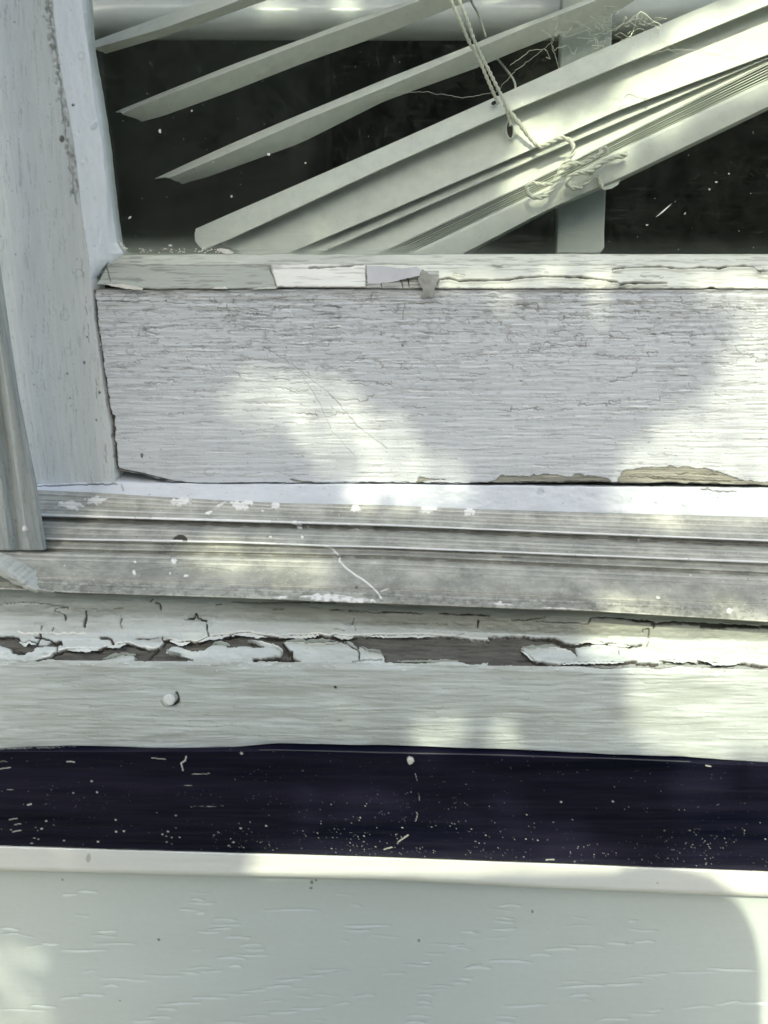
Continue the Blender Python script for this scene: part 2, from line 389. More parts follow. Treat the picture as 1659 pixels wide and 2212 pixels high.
wall('wall', (-1.6, 0.014, 0.078), (-0.185, 0.022, 1.6), M_DARK)
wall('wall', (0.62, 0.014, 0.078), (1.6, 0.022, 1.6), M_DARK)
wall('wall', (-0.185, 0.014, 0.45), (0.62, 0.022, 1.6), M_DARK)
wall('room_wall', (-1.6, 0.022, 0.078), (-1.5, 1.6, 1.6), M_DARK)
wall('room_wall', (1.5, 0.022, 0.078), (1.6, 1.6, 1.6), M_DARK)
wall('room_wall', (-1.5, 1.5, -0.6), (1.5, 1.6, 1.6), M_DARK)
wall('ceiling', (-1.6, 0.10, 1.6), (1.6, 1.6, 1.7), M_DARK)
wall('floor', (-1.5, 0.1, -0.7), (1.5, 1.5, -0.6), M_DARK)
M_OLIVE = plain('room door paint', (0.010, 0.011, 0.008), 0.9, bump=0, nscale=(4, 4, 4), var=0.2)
e = U(705, 300, 0.45)
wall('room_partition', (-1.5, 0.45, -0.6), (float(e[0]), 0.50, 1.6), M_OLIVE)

# unseen foliage added across the path so the glass mirrors something dark
hr = np.random.default_rng(77); V = []; Fc = []
for k in range(9000):
    c = np.array([hr.uniform(-9, 9), -6.5+hr.uniform(-0.9, 0.9), hr.uniform(-1.2, 3.4)]); c[2] -= 0.5*hr.random()*(fbm(c[0]/1.5, 0, 9)+0.2)
    n = hr.normal(0, 1, 3); n[1] += 1; n /= np.linalg.norm(n); u = np.cross(n, hr.normal(0, 1, 3)); u /= np.linalg.norm(u); v = np.cross(n, u); L = hr.uniform(0.08, 0.18); k0 = len(V)
    for a_, b_ in ((-1, 0), (-0.2, 0.5), (0.6, 0.4), (1, 0), (0.6, -0.4), (-0.2, -0.5)): V.append(c+u*a_*L+v*b_*L)
    Fc.append(tuple(range(k0, k0+6)))
M_HEDGE = plain('hedge leaves', (0.035, 0.055, 0.02), 0.7, var=0.4, nscale=(2, 2, 2), bump=0)
k0 = len(V)
for a_ in ((-9.5, -6.9), (9.5, -6.9), (9.5, -6.1), (-9.5, -6.1)):
    V += [np.array([a_[0], a_[1], -1.2]), np.array([a_[0], a_[1], 2.9])]
Fc += [(k0+2*i, k0+(2*i+2) % 8, k0+(2*i+3) % 8, k0+2*i+1) for i in range(4)]+[(k0+1, k0+3, k0+5, k0+7)]
tag(mesh('added_hedge', V, Fc, M_HEDGE, None, False), 'unseen tall dark green foliage added across the path to darken the glass reflection', 'added_hedge')

# ------------------------------------------------------------------ the sash
XS = np.concatenate([np.linspace(-520, -40, 13), np.arange(-36, 1700, 1.7), np.linspace(1704, 2300, 16)])
sash = empty('window', tuple(U(829, 1040, 0.0)), 'weathered white wooden sash with crackled bottom rail, peeling putty and dirty glass', 'window')
# bottom rail
railtop = [(195, 626), (330, 627), (600, 625), (1000, 626), (1659, 625)]
railbot = [(250, 1015), (300, 1024), (340, 1034), (380, 1043), (425, 1046), (829, 1043), (980, 1045), (1305, 1043), (1380, 1046), (1440, 1044), (1659, 1050)]
joint = [(600, 199), (619, 201), (694, 207), (754, 217), (814, 224), (864, 232), (919, 241), (969, 247), (1019, 251), (1060, 255)]
S = Sheet(XS[XS > 203], [(railtop, 0.0), (railbot, 0.0)], 1.7, left=joint)
g = fbm(S.px/55, S.py/2.6, 1, 3); g2 = fbm(S.px/140, S.py/7, 2, 3); wear = fbm(S.px/90, S.py/45, 5, 3)
topw = np.clip((880-S.py)/260, 0, 1)
S.disp += (g-0.5)*0.00028+(g2-0.5)*0.0003
S.attr('bare'); S.attr('paint'); D = S.attr('dirt')
D += np.clip((0.36-g)*2.0, 0, 0.22)*np.clip((wear-0.35)*3, 0.1, 1)
rng = np.random.default_rng(3)
for k in range(1500):           # hairline cracks along the grain
    x = rng.uniform(205, 1690); t = rng.random(); y = 632+400*(t**1.5 if rng.random() < 0.6 else t)
    L = rng.uniform(8, 60)*(0.6+0.7*rng.random()); n = 4; 
    p = [(x+L*i/n, y+rng.normal(0, 0.9)) for i in range(n+1)]
    s_ = rng.uniform(0.2, 0.62)*(1.0 if y < 830 else 0.75)
    S.stroke(p, rng.uniform(0.4, 0.9), 0.00012, dirt=s_)
for k in range(230):            # stepped alligator cracks in the upper half
    x = rng.uniform(205, 1690); y = rng.uniform(640, 800) if rng.random() < 0.8 else rng.uniform(800, 900); p = [(x, y)]
    for i in range(rng.integers(2, 6)):
        x += rng.uniform(5, 26); y += rng.normal(0, 1.6); p.append((x, y))
        if rng.random() < 0.55: y += rng.uniform(-11, 11); p.append((x+rng.normal(0, 4), y))
    S.stroke(rough(p, 1.3, 4, k), rng.uniform(0.4, 0.9), 0.00025, dirt=rng.uniform(0.2, 0.65))
for k in range(130):            # raised lips of paint
    x = rng.uniform(205, 1690); y = rng.uniform(640, 1035); L = rng.uniform(10, 60)
    S.stroke([(x, y), (x+L/2, y+rng.normal(0, 1)), (x+L, y+rng.normal(0, 1.5))], 1.2, -0.00022, paint=rng.uniform(0.2, 0.6))
for k in range(260):
    S.blob(rng.uniform(205, 1690), rng.uniform(632, 1040), rng.uniform(0.8, 3), rng.uniform(0.7, 1.8), 0, -0.0001, k, dirt=rng.uniform(0.3, 0.8))
S.at['bare'] += np.clip((720-S.py)/95, 0, 1)*np.clip((fbm(S.px/110, S.py/3.2, 9, 3)-0.48)*3.5, 0, 0.55)
S.at['dirt'] += np.clip((fbm(S.px/16, S.py/9, 14, 4)-0.62)*3, 0, 0.22)*np.clip(topw+0.3, 0, 1)
# traced marks
S.stroke(rough([(570, 750), (620, 780), (660, 810), (700, 840), (735, 875), (770, 920), (800, 942), (835, 968)], 1.0, 8, 5), 1.1, 0.0001, dirt=0.45)
S.stroke(rough([(650, 808), (690, 870), (715, 930), (765, 982)], 1.2, 8, 6), 1.0, 0.0001, dirt=0.35)
for x, y, a, b_ in ((358, 650, 3, 3), (869, 747, 3, 3.4), (306, 984, 3.2, 6), (1412, 722, 9, 3), (1125, 823, 6, 2), (1245, 725, 3, 3), (700, 793, 12, 7)):
    S.blob(x, y, a, b_, 0, -0.0002, 2, dirt=0.8 if a < 10 else 0.15)
for c in (((692, 800, 11),), ((709, 934, 9),), ((452, 1020, 11),), ((281, 758, 9),)):
    for x, y, r_ in c:
        S.stroke([(x+r_*math.cos(t), y+0.7*r_*math.sin(t)) for t in np.linspace(0, 5.4, 14)], 0.9, 0.0001, dirt=0.4)
for seg in (((880, 655), (950, 655)), ((875, 655), (869, 690)), ((1255, 661), (1300, 656), (1368, 658)), ((1318, 656), (1316, 668)), ((1527, 665), (1579, 664)), ((1527, 665), (1529, 672), (1490, 672)), ((1470, 640), (1473, 656), (1500, 656)),
            ((1040, 655), (1075, 652)), ((310, 700), (312, 715), (345, 722)), ((260, 652), (340, 652), (400, 656)), ((265, 630), (280, 645), (300, 640), (290, 628), (270, 640), (262, 652)), ((1110, 660), (1160, 655), (1162, 675))):
    S.stroke(rough(seg, 1.2, 4, 4), 0.9, 0.0003, dirt=0.55)
for pl in ([(1029, 1046), (1064, 1039), (1084, 1026), (1139, 1030), (1174, 1024), (1189, 1026), (1234, 1031), (1244, 1024), (1274, 1028), (1314, 1034), (1322, 1048), (1179, 1052)],
           [(1334, 1044), (1340, 1028), (1349, 1016), (1389, 1010), (1454, 1008), (1529, 1013), (1579, 1029), (1609, 1039), (1670, 1044), (1750, 1050), (1750, 1060), (1579, 1056), (1429, 1052)],
           [(904, 1031), (934, 1034), (964, 1035), (914, 1039), (909, 1049), (900, 1049)], [(627, 1036), (665, 1040), (700, 1043), (750, 1049), (650, 1049)]):
    r_ = rough(pl, 1.2, 6, 8, True); S.poly(r_, 0.0005, bare=1.0); S.stroke(np.vstack([r_, r_[:1]]), 0.9, 0.0001, dirt=0.35)
for (x, y) in ((1150, 1041), (1260, 1040), (1450, 1035), (1530, 1038), (1400, 1030), (1500, 1024)):
    S.stroke(rough([(x-40, y), (x+50, y+3)], 1, 6, int(x)), 1.0, 0.0003, dirt=0.8)
S.stroke(rough([(600, 1045), (829, 1043), (980, 1045), (1305, 1043), (1380, 1046), (1440, 1043), (1659, 1050)], 1.0, 9, 3), 1.6, 0.0006, dirt=0.9)
S.stroke(rough([(x+2.0, y) for y, x in joint if y > 605], 1.0, 5, 3), 2.4, 0.0012, dirt=0.95)
S.stroke(rough([(240, 900), (247, 925), (246, 940)], 1.0, 4, 3), 4.0, 0.0012, dirt=0.9)
S.stroke(rough([(205, 631), (500, 631), (900, 630), (1300, 632), (1690, 631)], 1.2, 12, 4), 3.0, 0.0002, dirt=0.28)
S.stroke([(250, 1013), (300, 1022), (340, 1032), (380, 1041), (425, 1045), (600, 1044)], 2.2, 0.0008, dirt=0.9)
S.build('bottom_rail', M_RAIL, sash, 0.014)

# left stile, laid top to bottom
YS = np.concatenate([np.linspace(-900, -60, 18), np.arange(-50, 1046, 2.2)])
stl = [(-900, -220), (568, -90), (1043, -20)]
str_ = [(-900, 30), (0, 111), (85, 121), (175, 134), (250, 149), (350, 164), (450, 174), (525, 186), (617, 198), (694, 203), (754, 213), (814, 220), (864, 228), (919, 237), (969, 243), (1019, 247), (1045, 251)]
S = Sheet(YS, [(stl, 0.0), (str_, 0.0)], 2.0, vertical=True)
S.Yd += 0
for k_ in ('bare', 'paint', 'dirt'): S.attr(k_)
g = fbm(S.px/3, S.py/70, 11, 3); S.disp += (g-0.5)*0.00022+(fbm(S.px/30, S.py/60, 12, 3)-0.5)*0.0004
S.at['dirt'] += np.clip((0.30-g)*2.2, 0, 0.25)
rng = np.random.default_rng(5)
for k in range(260):
    x = rng.uniform(0, 245); y = rng.uniform(-40, 1040); L = rng.uniform(6, 45)
    S.stroke([(x, y), (x+rng.normal(0, 1), y+L/2), (x+rng.normal(1, 1.5), y+L)], rng.uniform(0.5, 1.0), 0.0001, dirt=rng.uniform(0.06, 0.3))
for k in range(90): S.blob(rng.uniform(0, 245), rng.uniform(-40, 1040), rng.uniform(0.8, 3), rng.uniform(0.8, 3), 0, 0.0001*rng.choice([-1, 1]), k, dirt=rng.uniform(0.1, 0.6))
for k in range(90):             # scabs beside the bevel
    y = rng.uniform(-30, 420); x = interp(str_, y)-rng.uniform(1, 16)
    S.blob(float(x), y, rng.uniform(2, 5), rng.uniform(3, 9), 0, 0.00025*rng.choice([-1, 1]), k, dirt=rng.uniform(0.1, 0.45))
S.stroke(rough([(104, 0), (110, 60), (120, 110), (132, 200), (141, 290), (150, 360), (165, 440)], 2.5, 9, 2), 1.8, 0.00025, dirt=0.45)
for x, y, r_ in ((188, 728, 2.5), (182, 783, 3), (145, 807, 2), (151, 860, 2), (215, 848, 3), (208, 907, 2.5), (134, 300, 6)): S.blob(x, y, r_, r_*1.4, 0, -0.0002, 1, dirt=0.85)
for x, y, r_ in ((140, 680, 12), (148, 760, 10), (170, 590, 9)): S.stroke([(x+0.8*r_*math.cos(t), y+r_*math.sin(t)) for t in np.linspace(0, 5.5, 14)], 0.9, -0.0001, dirt=0.25)
for y0 in (560, 640, 700, 820, 960): S.stroke(rough([(interp(str_, y0)-14, y0), (interp(str_, y0)-12, y0+40)], 1, 6, y0), 1.0, 0.0002, dirt=0.5)
S.stroke(rough([(241, 905), (246, 960), (250, 1010)], 1.5, 6, 9), 2.2, 0.0003, dirt=0.5)
S.build('stile', M_STILE, sash, 0.014)

# side putty bevel
bev = [(-900, 90), (0, 176), (125, 193), (240, 206), (310, 220), (400, 230), (500, 232), (560, 235), (575, 230), (617, 201)]
inn = [(-900, 96), (0, 187), (100, 193), (210, 212), (310, 228), (400, 238), (475, 246), (525, 254), (548, 268), (575, 250), (617, 203)]
S = Sheet(np.concatenate([np.linspace(-900, -60, 18), np.arange(-50, 614, 2.0)]), [(str_, -0.0002), (bev, 0.0065), (inn, 0.0105)], 1.7, vertical=True)
for k_ in ('bare', 'paint', 'dirt', 'age'): S.attr(k_)
S.disp += (fbm(S.px/9, S.py/22, 21, 4)-0.5)*0.0006
rng = np.random.default_rng(8)
for k in range(60): S.blob(rng.uniform(115, 235), rng.uniform(-40, 600), rng.uniform(1, 4), rng.uniform(1, 6), 0, 0.0002*rng.choice([-1, 1]), k, dirt=rng.uniform(0, 0.2))
S.blob(158, 227, 3.5, 3.5, 0, -0.0005, 3, dirt=1.0)
S.stroke([(176+7*math.cos(t), 120+8*math.sin(t)) for t in np.linspace(0, 6, 14)], 1.0, -0.0002, dirt=0.2)
S.blob(203, 272, 6, 10, 0.4, 0.0004, 3, dirt=0.2); S.stroke(rough(list(zip(interp(str_, np.arange(0, 610, 30)), np.arange(0, 610, 30))), 0.8, 8, 3), 1.1, 0.0002, dirt=0.35)
S.stroke(rough([(234, 568), (200, 618)], 0.8, 6, 3), 1.5, 0.0005, dirt=0.8)
S.build('side_putty', M_BEVEL, sash, 0.006)

# bottom putty
pt = [(268, 549), (600, 548), (1000, 549), (1659, 549)]; pm = [(240, 571), (600, 572), (1000, 571), (1659, 570)]
pb = [(203, 613), (240, 617), (308, 622), (333, 625), (353, 625), (393, 622), (432, 625), (596, 622), (789, 623), (960, 623), (1300, 623), (1520, 623), (1537, 619), (1550, 623), (1659, 623)]
S = Sheet(XS[XS > 236], [(pt, 0.0105), (pm, 0.0075), (pb, -0.0006)], 1.4, left=[(549, 266), (571, 234), (625, 203)])
A = S.attr('age'); D = S.attr('dirt'); S.attr('bare'); S.attr('paint')
S.disp += (fbm(S.px/60, S.py/8, 31, 4)-0.5)*0.0006
gmask = (S.px < 586+(S.py-575)*0.2); A[:] = np.where(gmask & (S.py > 571), 0.85, 0)
A[:] = np.maximum(A, np.where(S.py < 572, 0.30+0.4*fbm(S.px/40, S.py/6, 33), 0)*np.clip((1060-S.px)/300, 0.25, 1))
gm2 = (S.px > 583+0.28*(S.py-573)+5*fbm(S.py/7, S.py*0, 6)) & (S.px < 792) & (S.py > 571+3*fbm(S.px/12, S.px*0, 5)); S.disp += np.where(gm2, 0.0007, 0); S.at['paint'][:] = np.where(gm2, 0.35+0.3*fbm(S.px/30, S.py/12, 38), 0)
S.at['bare'][:] = np.where((S.px > 792) & (S.px < 948) & (S.py > 585) & (S.py < 626), 0.9, 0)
D += np.clip((fbm(S.px/50, S.py/3, 36, 3)-0.60)*3, 0, 0.4)
S.stroke(rough([(229, 575), (239, 608)], .6, 5, 1), 1.0, 0.0003, dirt=0.8)
S.stroke(rough([(581, 573), (584, 585), (593, 605), (597, 622)], .6, 6, 2), 1.2, 0.0005, dirt=0.8)
S.stroke(rough([(668, 581), (720, 579), (784, 573)], .5, 6, 2), 1.8, 0.0006, dirt=0.75); S.stroke([(791, 573), (791, 622)], 1.6, 0.0008, dirt=0.8)
S.stroke(rough([(236, 572), (500, 573), (580, 573), (800, 571), (1000, 572), (1330, 572)], .8, 14, 3), 1.2, 0.0003, dirt=0.4)
for pth, w_ in (([(949, 604), (969, 601), (989, 606), (1085, 605), (1125, 600), (1186, 597), (1251, 599), (1307, 605), (1332, 609), (1339, 615), (1352, 612), (1440, 611)], 3.1),
            ([(1324, 582), (1357, 578), (1428, 576), (1468, 581), (1518, 578), (1554, 580), (1579, 575), (1624, 576), (1639, 586), (1720, 584)], 2.4), ([(980, 591), (1003, 594)], 1.8)):
    S.stroke(rough(pth, 0.5, 12, 4), w_, 0.0011, dirt=1.0)
    q = np.array(pth, float); q[:, 1] += w_+2.2; S.stroke(q, 2.2, -0.0006)
for p_ in ([(1325, 589), (1345, 590)], [(1385, 595), (1394, 600), (1400, 596)], [(1412, 599), (1422, 597), (1428, 601), (1434, 598)], [(1632, 586), (1640, 592), (1650, 580)]): S.stroke(p_, 1.1, 0.0004, dirt=0.6)
S.stroke(rough([(x, float(interp(pb, x))-0.5) for x in range(300, 1700, 25)], .7, 8, 6), 1.3, 0.0004, dirt=0.75)
S.blob(1537, 621, 10, 4, 0, -0.0005, 3, dirt=1.0); S.blob(1180, 588, 8, 4, 0, 0.0002, 3, dirt=0.2)
for x in range(960, 1690, 90): S.stroke(rough([(x, 560+(x % 7)), (x+70, 562+(x % 5))], .7, 9, x), 1.0, 0.0002, dirt=0.3)
for x in (820, 865, 880): S.stroke(rough([(x, 600), (x+5, 622)], 1, 5, x), 1.3, 0.0006, dirt=0.95)
S.build('bottom_putty', M_PUTTY, sash, 0.006)
putty = bpy.data.objects['bottom_putty']
def flake(pts, Y, mat, label, th=0.0009, amp=0.5, seed=1, parent=putty):
    o = slab('paint_flake', rough(pts, amp, 5, seed, True), Y, th, mat, parent); o['label'] = label; return o
flake([(792, 574), (829, 575), (869, 580), (899, 575), (923, 593), (884, 600), (849, 609), (794, 615)], 0.0012, M_FLAKE, 'lavender white flake lifting off the putty', 0.0012)
flake([(229, 613), (264, 614), (290, 619), (309, 622), (306, 627), (285, 625), (262, 622), (240, 618)], -0.0025, M_CREAM, 'curled bright white sliver of paint', 0.0005)
flake([(1060, 566), (1075, 564), (1087, 571), (1080, 573), (1065, 571)], 0.0055, M_CREAM, 'small white chip of paint', 0.001)
flake([(455, 624), (470, 620), (485, 619), (492, 624)], -0.0012, M_CREAM, 'thin white splinter of paint', 0.0006)
flake([(537, 625), (560, 621), (596, 620), (596, 624)], -0.0012, M_CREAM, 'long thin white splinter of paint', 0.0006)
flake([(913, 581), (928, 595), (948, 603), (940, 622), (938, 640), (922, 644), (908, 642), (913, 623), (903, 607)], -0.0012, M_LUMP, 'broken grey lump of putty', 0.004, 1.6)

# glass
gx = np.arange(120, 2301, 20.0); gy = np.arange(-900, 601, 15.0)
GX, GY = np.meshgrid(gx, gy); Wg = U(GX, GY, 0.0103)
hz = np.clip((GY-505)/45, 0, 1)**1.5*0.5*np.clip((1150-GX)/300, 0.15, 1)+np.clip((705-GX)/60, 0, 1)*0.016
idx = np.arange(GX.size).reshape(GX.shape); q = np.stack([idx[:-1, :-1], idx[1:, :-1], idx[1:, 1:], idx[:-1, 1:]], -1).reshape(-1, 4)
n_ = GX.size; V = np.concatenate([Wg.reshape(-1, 3), Wg.reshape(-1, 3)+np.array([0, 0.003, 0])])
gp = mesh('glass_pane', V, np.concatenate([q, q[:, ::-1]+n_]), M_GLASS, sash, True, {'dirt': np.concatenate([hz.ravel(), hz.ravel()*0])})
# specks and smears of paint stuck on the glass
V, Fc = [], []
rng = np.random.default_rng(12)
def chip(x, y, a, b_, ang=0.0, n=7, Y=0.0100):
    k = len(V); pts = []
    for i in range(n):
        t = 2*math.pi*i/n; r_ = rng.uniform(0.75, 1.2); pts.append((x+r_*(a*math.cos(t)*math.cos(ang)-b_*math.sin(t)*math.sin(ang)), y+r_*(a*math.cos(t)*math.sin(ang)+b_*math.sin(t)*math.cos(ang))))
    W = U([p[0] for p in pts], [p[1] for p in pts], Y); V.extend(list(W)+list(W+np.array([0, 0.0003, 0])))
    Fc.append(tuple(range(k, k+n))); Fc.extend((k+i, k+i+n, k+(i+1) % n+n, k+(i+1) % n) for i in range(n))
for c in ((345, 283, 3, 5), (580, 333, 4, 3), (414, 239, 2, 2.4), (460, 350, 1.5, 1.5), (1548, 393, 3, 2), (1398, 486, 3, 1.5), (1480, 461, 3, 1, -0.9), (280, 470, 2, 4, 1), (1434, 455, 21, 1.3, -0.72), (262, 528, 5, 2, 1), (270, 536, 6, 2, .3), (255, 520, 2, 5), (368, 530, 4, 2), (480, 540, 17, 3, .1), (492, 545, 14, 3, 0), (660, 352, 2, 2), (500, 424, 2, 3), (1575, 375, 2, 2), (1533, 409, 2, 2)):
    chip(*c)
for k in range(60): chip(rng.uniform(300, 480), rng.uniform(537, 546), rng.uniform(1, 3), rng.uniform(0.6, 1.6))
for k in range(110): chip(rng.uniform(240, 1650), rng.uniform(130, 540), rng.uniform(0.25, 0.8), rng.uniform(0.25, 0.7))
mesh('paint_specks', V, Fc, M_CREAM, gp, False)['kind'] = 'stuff'

# ------------------------------------------------------------------ ledge, track
ledgebot = [(60, 1057), (80, 1059), (200, 1064), (350, 1074), (450, 1080), (600, 1087), (829, 1092), (1030, 1101), (1280, 1108), (1659, 1119)]
S = Sheet(XS[XS > 78], [([(78, 1040), (255, 1008), (300, 1016), (420, 1040), (829, 1036), (1659, 1042)], 0.016), ([(78, 1046), (255, 1044), (300, 1045), (829, 1047), (1659, 1056)], -0.0015), (ledgebot, -0.0045)], 1.7)
for k_ in ('bare', 'paint', 'dirt'): S.attr(k_)
S.disp += (fbm(S.px/26, S.py/14, 51, 4)-0.5)*0.0006
S.stroke(rough([(78, 1050), (160, 1047), (253, 1046)], .8, 8, 1), 1.5, 0.0005, dirt=0.7); S.stroke(rough([(262, 1046), (266, 1060)], .8, 4, 1), 1.2, 0.0003, dirt=0.5)
S.blob(1168, 1065, 8, 9, 0, -0.0004, 2, dirt=0.15); S.stroke(rough([(1515, 1056), (1560, 1062), (1590, 1062)], 2, 6, 1), 2.0, 0.0004, dirt=0.7)
rng = np.random.default_rng(15)
for k in range(60): S.blob(rng.uniform(90, 1690), rng.uniform(1050, 1112), rng.uniform(1, 5), rng.uniform(0.6, 2), 0, 0.0001, k, dirt=rng.uniform(0.1, 0.4))
for k in range(14): S.blob(rng.uniform(1510, 1600), rng.uniform(1062, 1085), rng.uniform(1, 4), rng.uniform(0.8, 2), 0, -0.0002, k, dirt=0.6)
ledge = S.build('window_ledge', M_LEDGE, None, 0.02)
tag(ledge, 'narrow white painted ledge between sash rail and grey metal track', 'ledge')

rows = [(ledgebot, -0.0048), ([(82, 1089), (829, 1117), (1659, 1150)], -0.009), ([(90, 1112), (829, 1132), (1659, 1165)], -0.0128),
        ([(90, 1114), (829, 1135), (1659, 1169)], -0.0135), ([(90, 1121), (829, 1142), (1659, 1177)], -0.0118), ([(100, 1132), (829, 1157), (1659, 1190)], -0.0200),
        ([(100, 1162), (500, 1169), (700, 1176), (829, 1179), (1079, 1189), (1659, 1212)], -0.0255), ([(100, 1165), (500, 1172), (700, 1180), (829, 1183), (1079, 1193), (1659, 1216)], -0.0262),
        ([(100, 1171), (829, 1189), (1659, 1222)], -0.0250), ([(100, 1184), (829, 1199), (1659, 1236)], -0.0288), ([(100, 1188), (829, 1204), (1659, 1241)], -0.0282), ([(100, 1194), (829, 1212), (1659, 1248)], -0.0315),
        ([(60, 1244), (150, 1247), (500, 1260), (829, 1272), (1659, 1305)], -0.0450), ([(60, 1246), (150, 1249), (500, 1262), (829, 1274), (1659, 1307)], -0.0447),
        ([(60, 1273), (150, 1278), (350, 1284), (500, 1289), (829, 1302), (1279, 1318), (1659, 1341)], -0.0520),
        ([(60, 1276), (150, 1281), (350, 1287), (500, 1292), (829, 1305), (1279, 1321), (1659, 1344)], -0.0522)]
S = Sheet(XS, rows, 1.7)
for k_ in ('shine', 'paint', 'dirt'): S.attr(k_)
S.disp += (fbm(S.px/120, S.py/10, 61, 3)-0.5)*0.0004
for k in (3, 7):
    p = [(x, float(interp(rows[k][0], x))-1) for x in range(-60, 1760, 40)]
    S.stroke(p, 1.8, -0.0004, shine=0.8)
for x0, x1 in ((330, 440), (440, 592), (130, 330)):
    S.stroke(rough([(x, float(interp(rows[3][0], x))-1) for x in range(x0, x1, 12)], .7, 8, x0), 2.0 if x0 > 300 else 1.0, -0.0002, paint=0.95 if x0 > 300 else 0.5)
S.stroke([(x, float(interp(rows[7][0], x))-1) for x in range(330, 720, 20)], 1.3, -0.0001, paint=0.7)
for x0, x1, k in ((830, 1075, 7), (1085, 1130, 8)): S.stroke(rough([(x, float(interp(rows[k][0], x))+3) for x in range(x0, x1, 20)], .7, 8, x0), 1.0, 0.0002, dirt=0.8)
for k, w in ((4, 3.0), (10, 1.6)): S.stroke([(x, float(interp(rows[k][0], x))+1) for x in range(-60, 1760, 60)], w, 0.0003, dirt=0.55)
for k, w in ((5, 1.3), (1, 1.2), (12, 1.0)): S.stroke([(x, float(interp(rows[k][0], x))) for x in range(-60, 1760, 60)], w, 0.0002, dirt=0.25)
for i, c in enumerate(((150, 1092, 30, 9, 0.1), (208, 1081, 23, 9, 0), (390, 1084, 25, 8, 0), (478, 1090, 15, 3, -0.5), (515, 1092, 20, 9, 0.2), (536, 1086, 12, 8, 0), (595, 1092, 9, 8, 0), (768, 1099, 11, 8, 0), (925, 1101, 20, 7, 0), (1013, 1107, 12, 9, 0),
        (568, 1104, 4, 2.5, 0), (450, 1108, 9, 4, -.4), (640, 1132, 11, 5, 0.7), (648, 1137, 7, 6, .6), (665, 1137, 3, 3, 0), (585, 1160, 4, 2.5, 0), (653, 1161, 3, 4, 0), (375, 1212, 8, 6, 0), (402, 1244, 4.5, 3.5, 0), (293, 1214, 3.5, 3, 0), (290, 1237, 4, 5, 0), (368, 1239, 2.5, 2.5, 0),
        (140, 1222, 2, 2, 0), (710, 1292, 58, 9, 0.02), (770, 1297, 40, 7, 0.05), (605, 1291, 18, 4, 0), (1421, 1291, 5, 4, 0), (1576, 1320, 6, 6, 0), (1492, 1243, 3, 2, 0), (1380, 1166, 3, 4, 0), (1090, 1306, 35, 2.5, 0.05), (1210, 1315, 45, 1.8, .04), (1080, 1301, 4, 3, 0))):
    S.blob(*c, h=0.0004, seed=i, rag=1.3, paint=1.0 if c[2] < 10 else 0.85)
for p_, w in (([(700, 1179), (718, 1185), (728, 1196), (735, 1203), (733, 1212), (745, 1225), (762, 1238), (785, 1253), (803, 1268), (815, 1280), (823, 1292)], 2.0), ([(823, 1278), (840, 1272)], 1.2), ([(755, 1133), (775, 1146)], 0.8)):
    S.stroke(rough(p_, .5, 8, 2), w, -0.0003, paint=0.9)
S.poly([(373, 1168), (376, 1161), (382, 1157), (390, 1155), (399, 1157), (404, 1162), (406, 1169)], 0.0, dirt=1.0)  # hole in the track: its dark inside painted flat, no recess
S.blob(770, 1269, 4, 4, 0, -0.0003, 1, dirt=0.9)
S.stroke(rough([(290, 1236), (340, 1228), (400, 1223), (450, 1226), (500, 1232)], .4, 10, 2), 0.8, 0.0, dirt=0.5); S.stroke(rough([(170, 1222), (200, 1234), (260, 1237)], .4, 10, 2), 0.8, 0, dirt=0.3)
rng = np.random.default_rng(19)
for k in range(130): S.blob(rng.uniform(0, 1690), rng.uniform(1095, 1320), rng.uniform(0.7, 2), rng.uniform(0.6, 1.5), 0, 0.0001, k, paint=rng.uniform(0.3, 0.9))
for k in range(80): S.blob(rng.uniform(0, 1690), rng.uniform(1095, 1320), rng.uniform(1, 6), rng.uniform(0.8, 2), 0, 0.0, k, dirt=rng.uniform(0.2, 0.6))
for k0_, k1_, t_, w_, a_ in ((0, 1, .35, 1.0, .5), (0, 1, .7, 1.0, .4), (1, 2, .5, 1.1, .5), (4, 5, .4, 1.0, .35), (5, 6, .3, 1.2, .5), (5, 6, .7, 1.0, .4), (8, 9, .4, 1.0, .5), (11, 12, .12, 1.4, .45), (11, 12, .3, 0.9, .25), (13, 14, .45, 0.9, .3)):
    S.stroke([(x, float(interp(rows[k0_][0], x)*(1-t_)+interp(rows[k1_][0], x)*t_)) for x in range(-60, 1760, 50)], w_, 0.00028, dirt=a_*0.45)
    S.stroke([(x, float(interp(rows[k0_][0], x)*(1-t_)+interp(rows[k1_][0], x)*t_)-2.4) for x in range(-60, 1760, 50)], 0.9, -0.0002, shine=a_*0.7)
# grime scale on the front slope
low = np.clip((S.py-interp(rows[12][0], S.px))/10, 0, 1); S.at['dirt'] += low*np.clip((fbm(S.px/9, S.py/6, 66, 3)-0.5)*2.5, 0, 0.35)
track = S.build('sill_track', M_METAL, None, 0.016)
tag(track, 'oxidised grey aluminium window track with long ridges and white paint drips', 'window track')

# caulk at the track's left end
S = Sheet(np.arange(-60, 118, 2.0), [([(-60, 1203), (0, 1217), (40, 1241), (80, 1268), (118, 1276)], -0.0505), ([(-60, 1215), (0, 1230), (30, 1249), (70, 1271), (118, 1278)], -0.0532), ([(-60, 1222), (0, 1243), (30, 1262), (75, 1279), (118, 1281)], -0.0525)], 1.6)
S.disp += (fbm(S.px/9, S.py/7, 71, 4)-0.5)*0.0012
tag(S.build('caulk_bead', M_CAULK, None, 0.008), 'crusty pale caulk bead at the left end of the metal track', 'caulk')

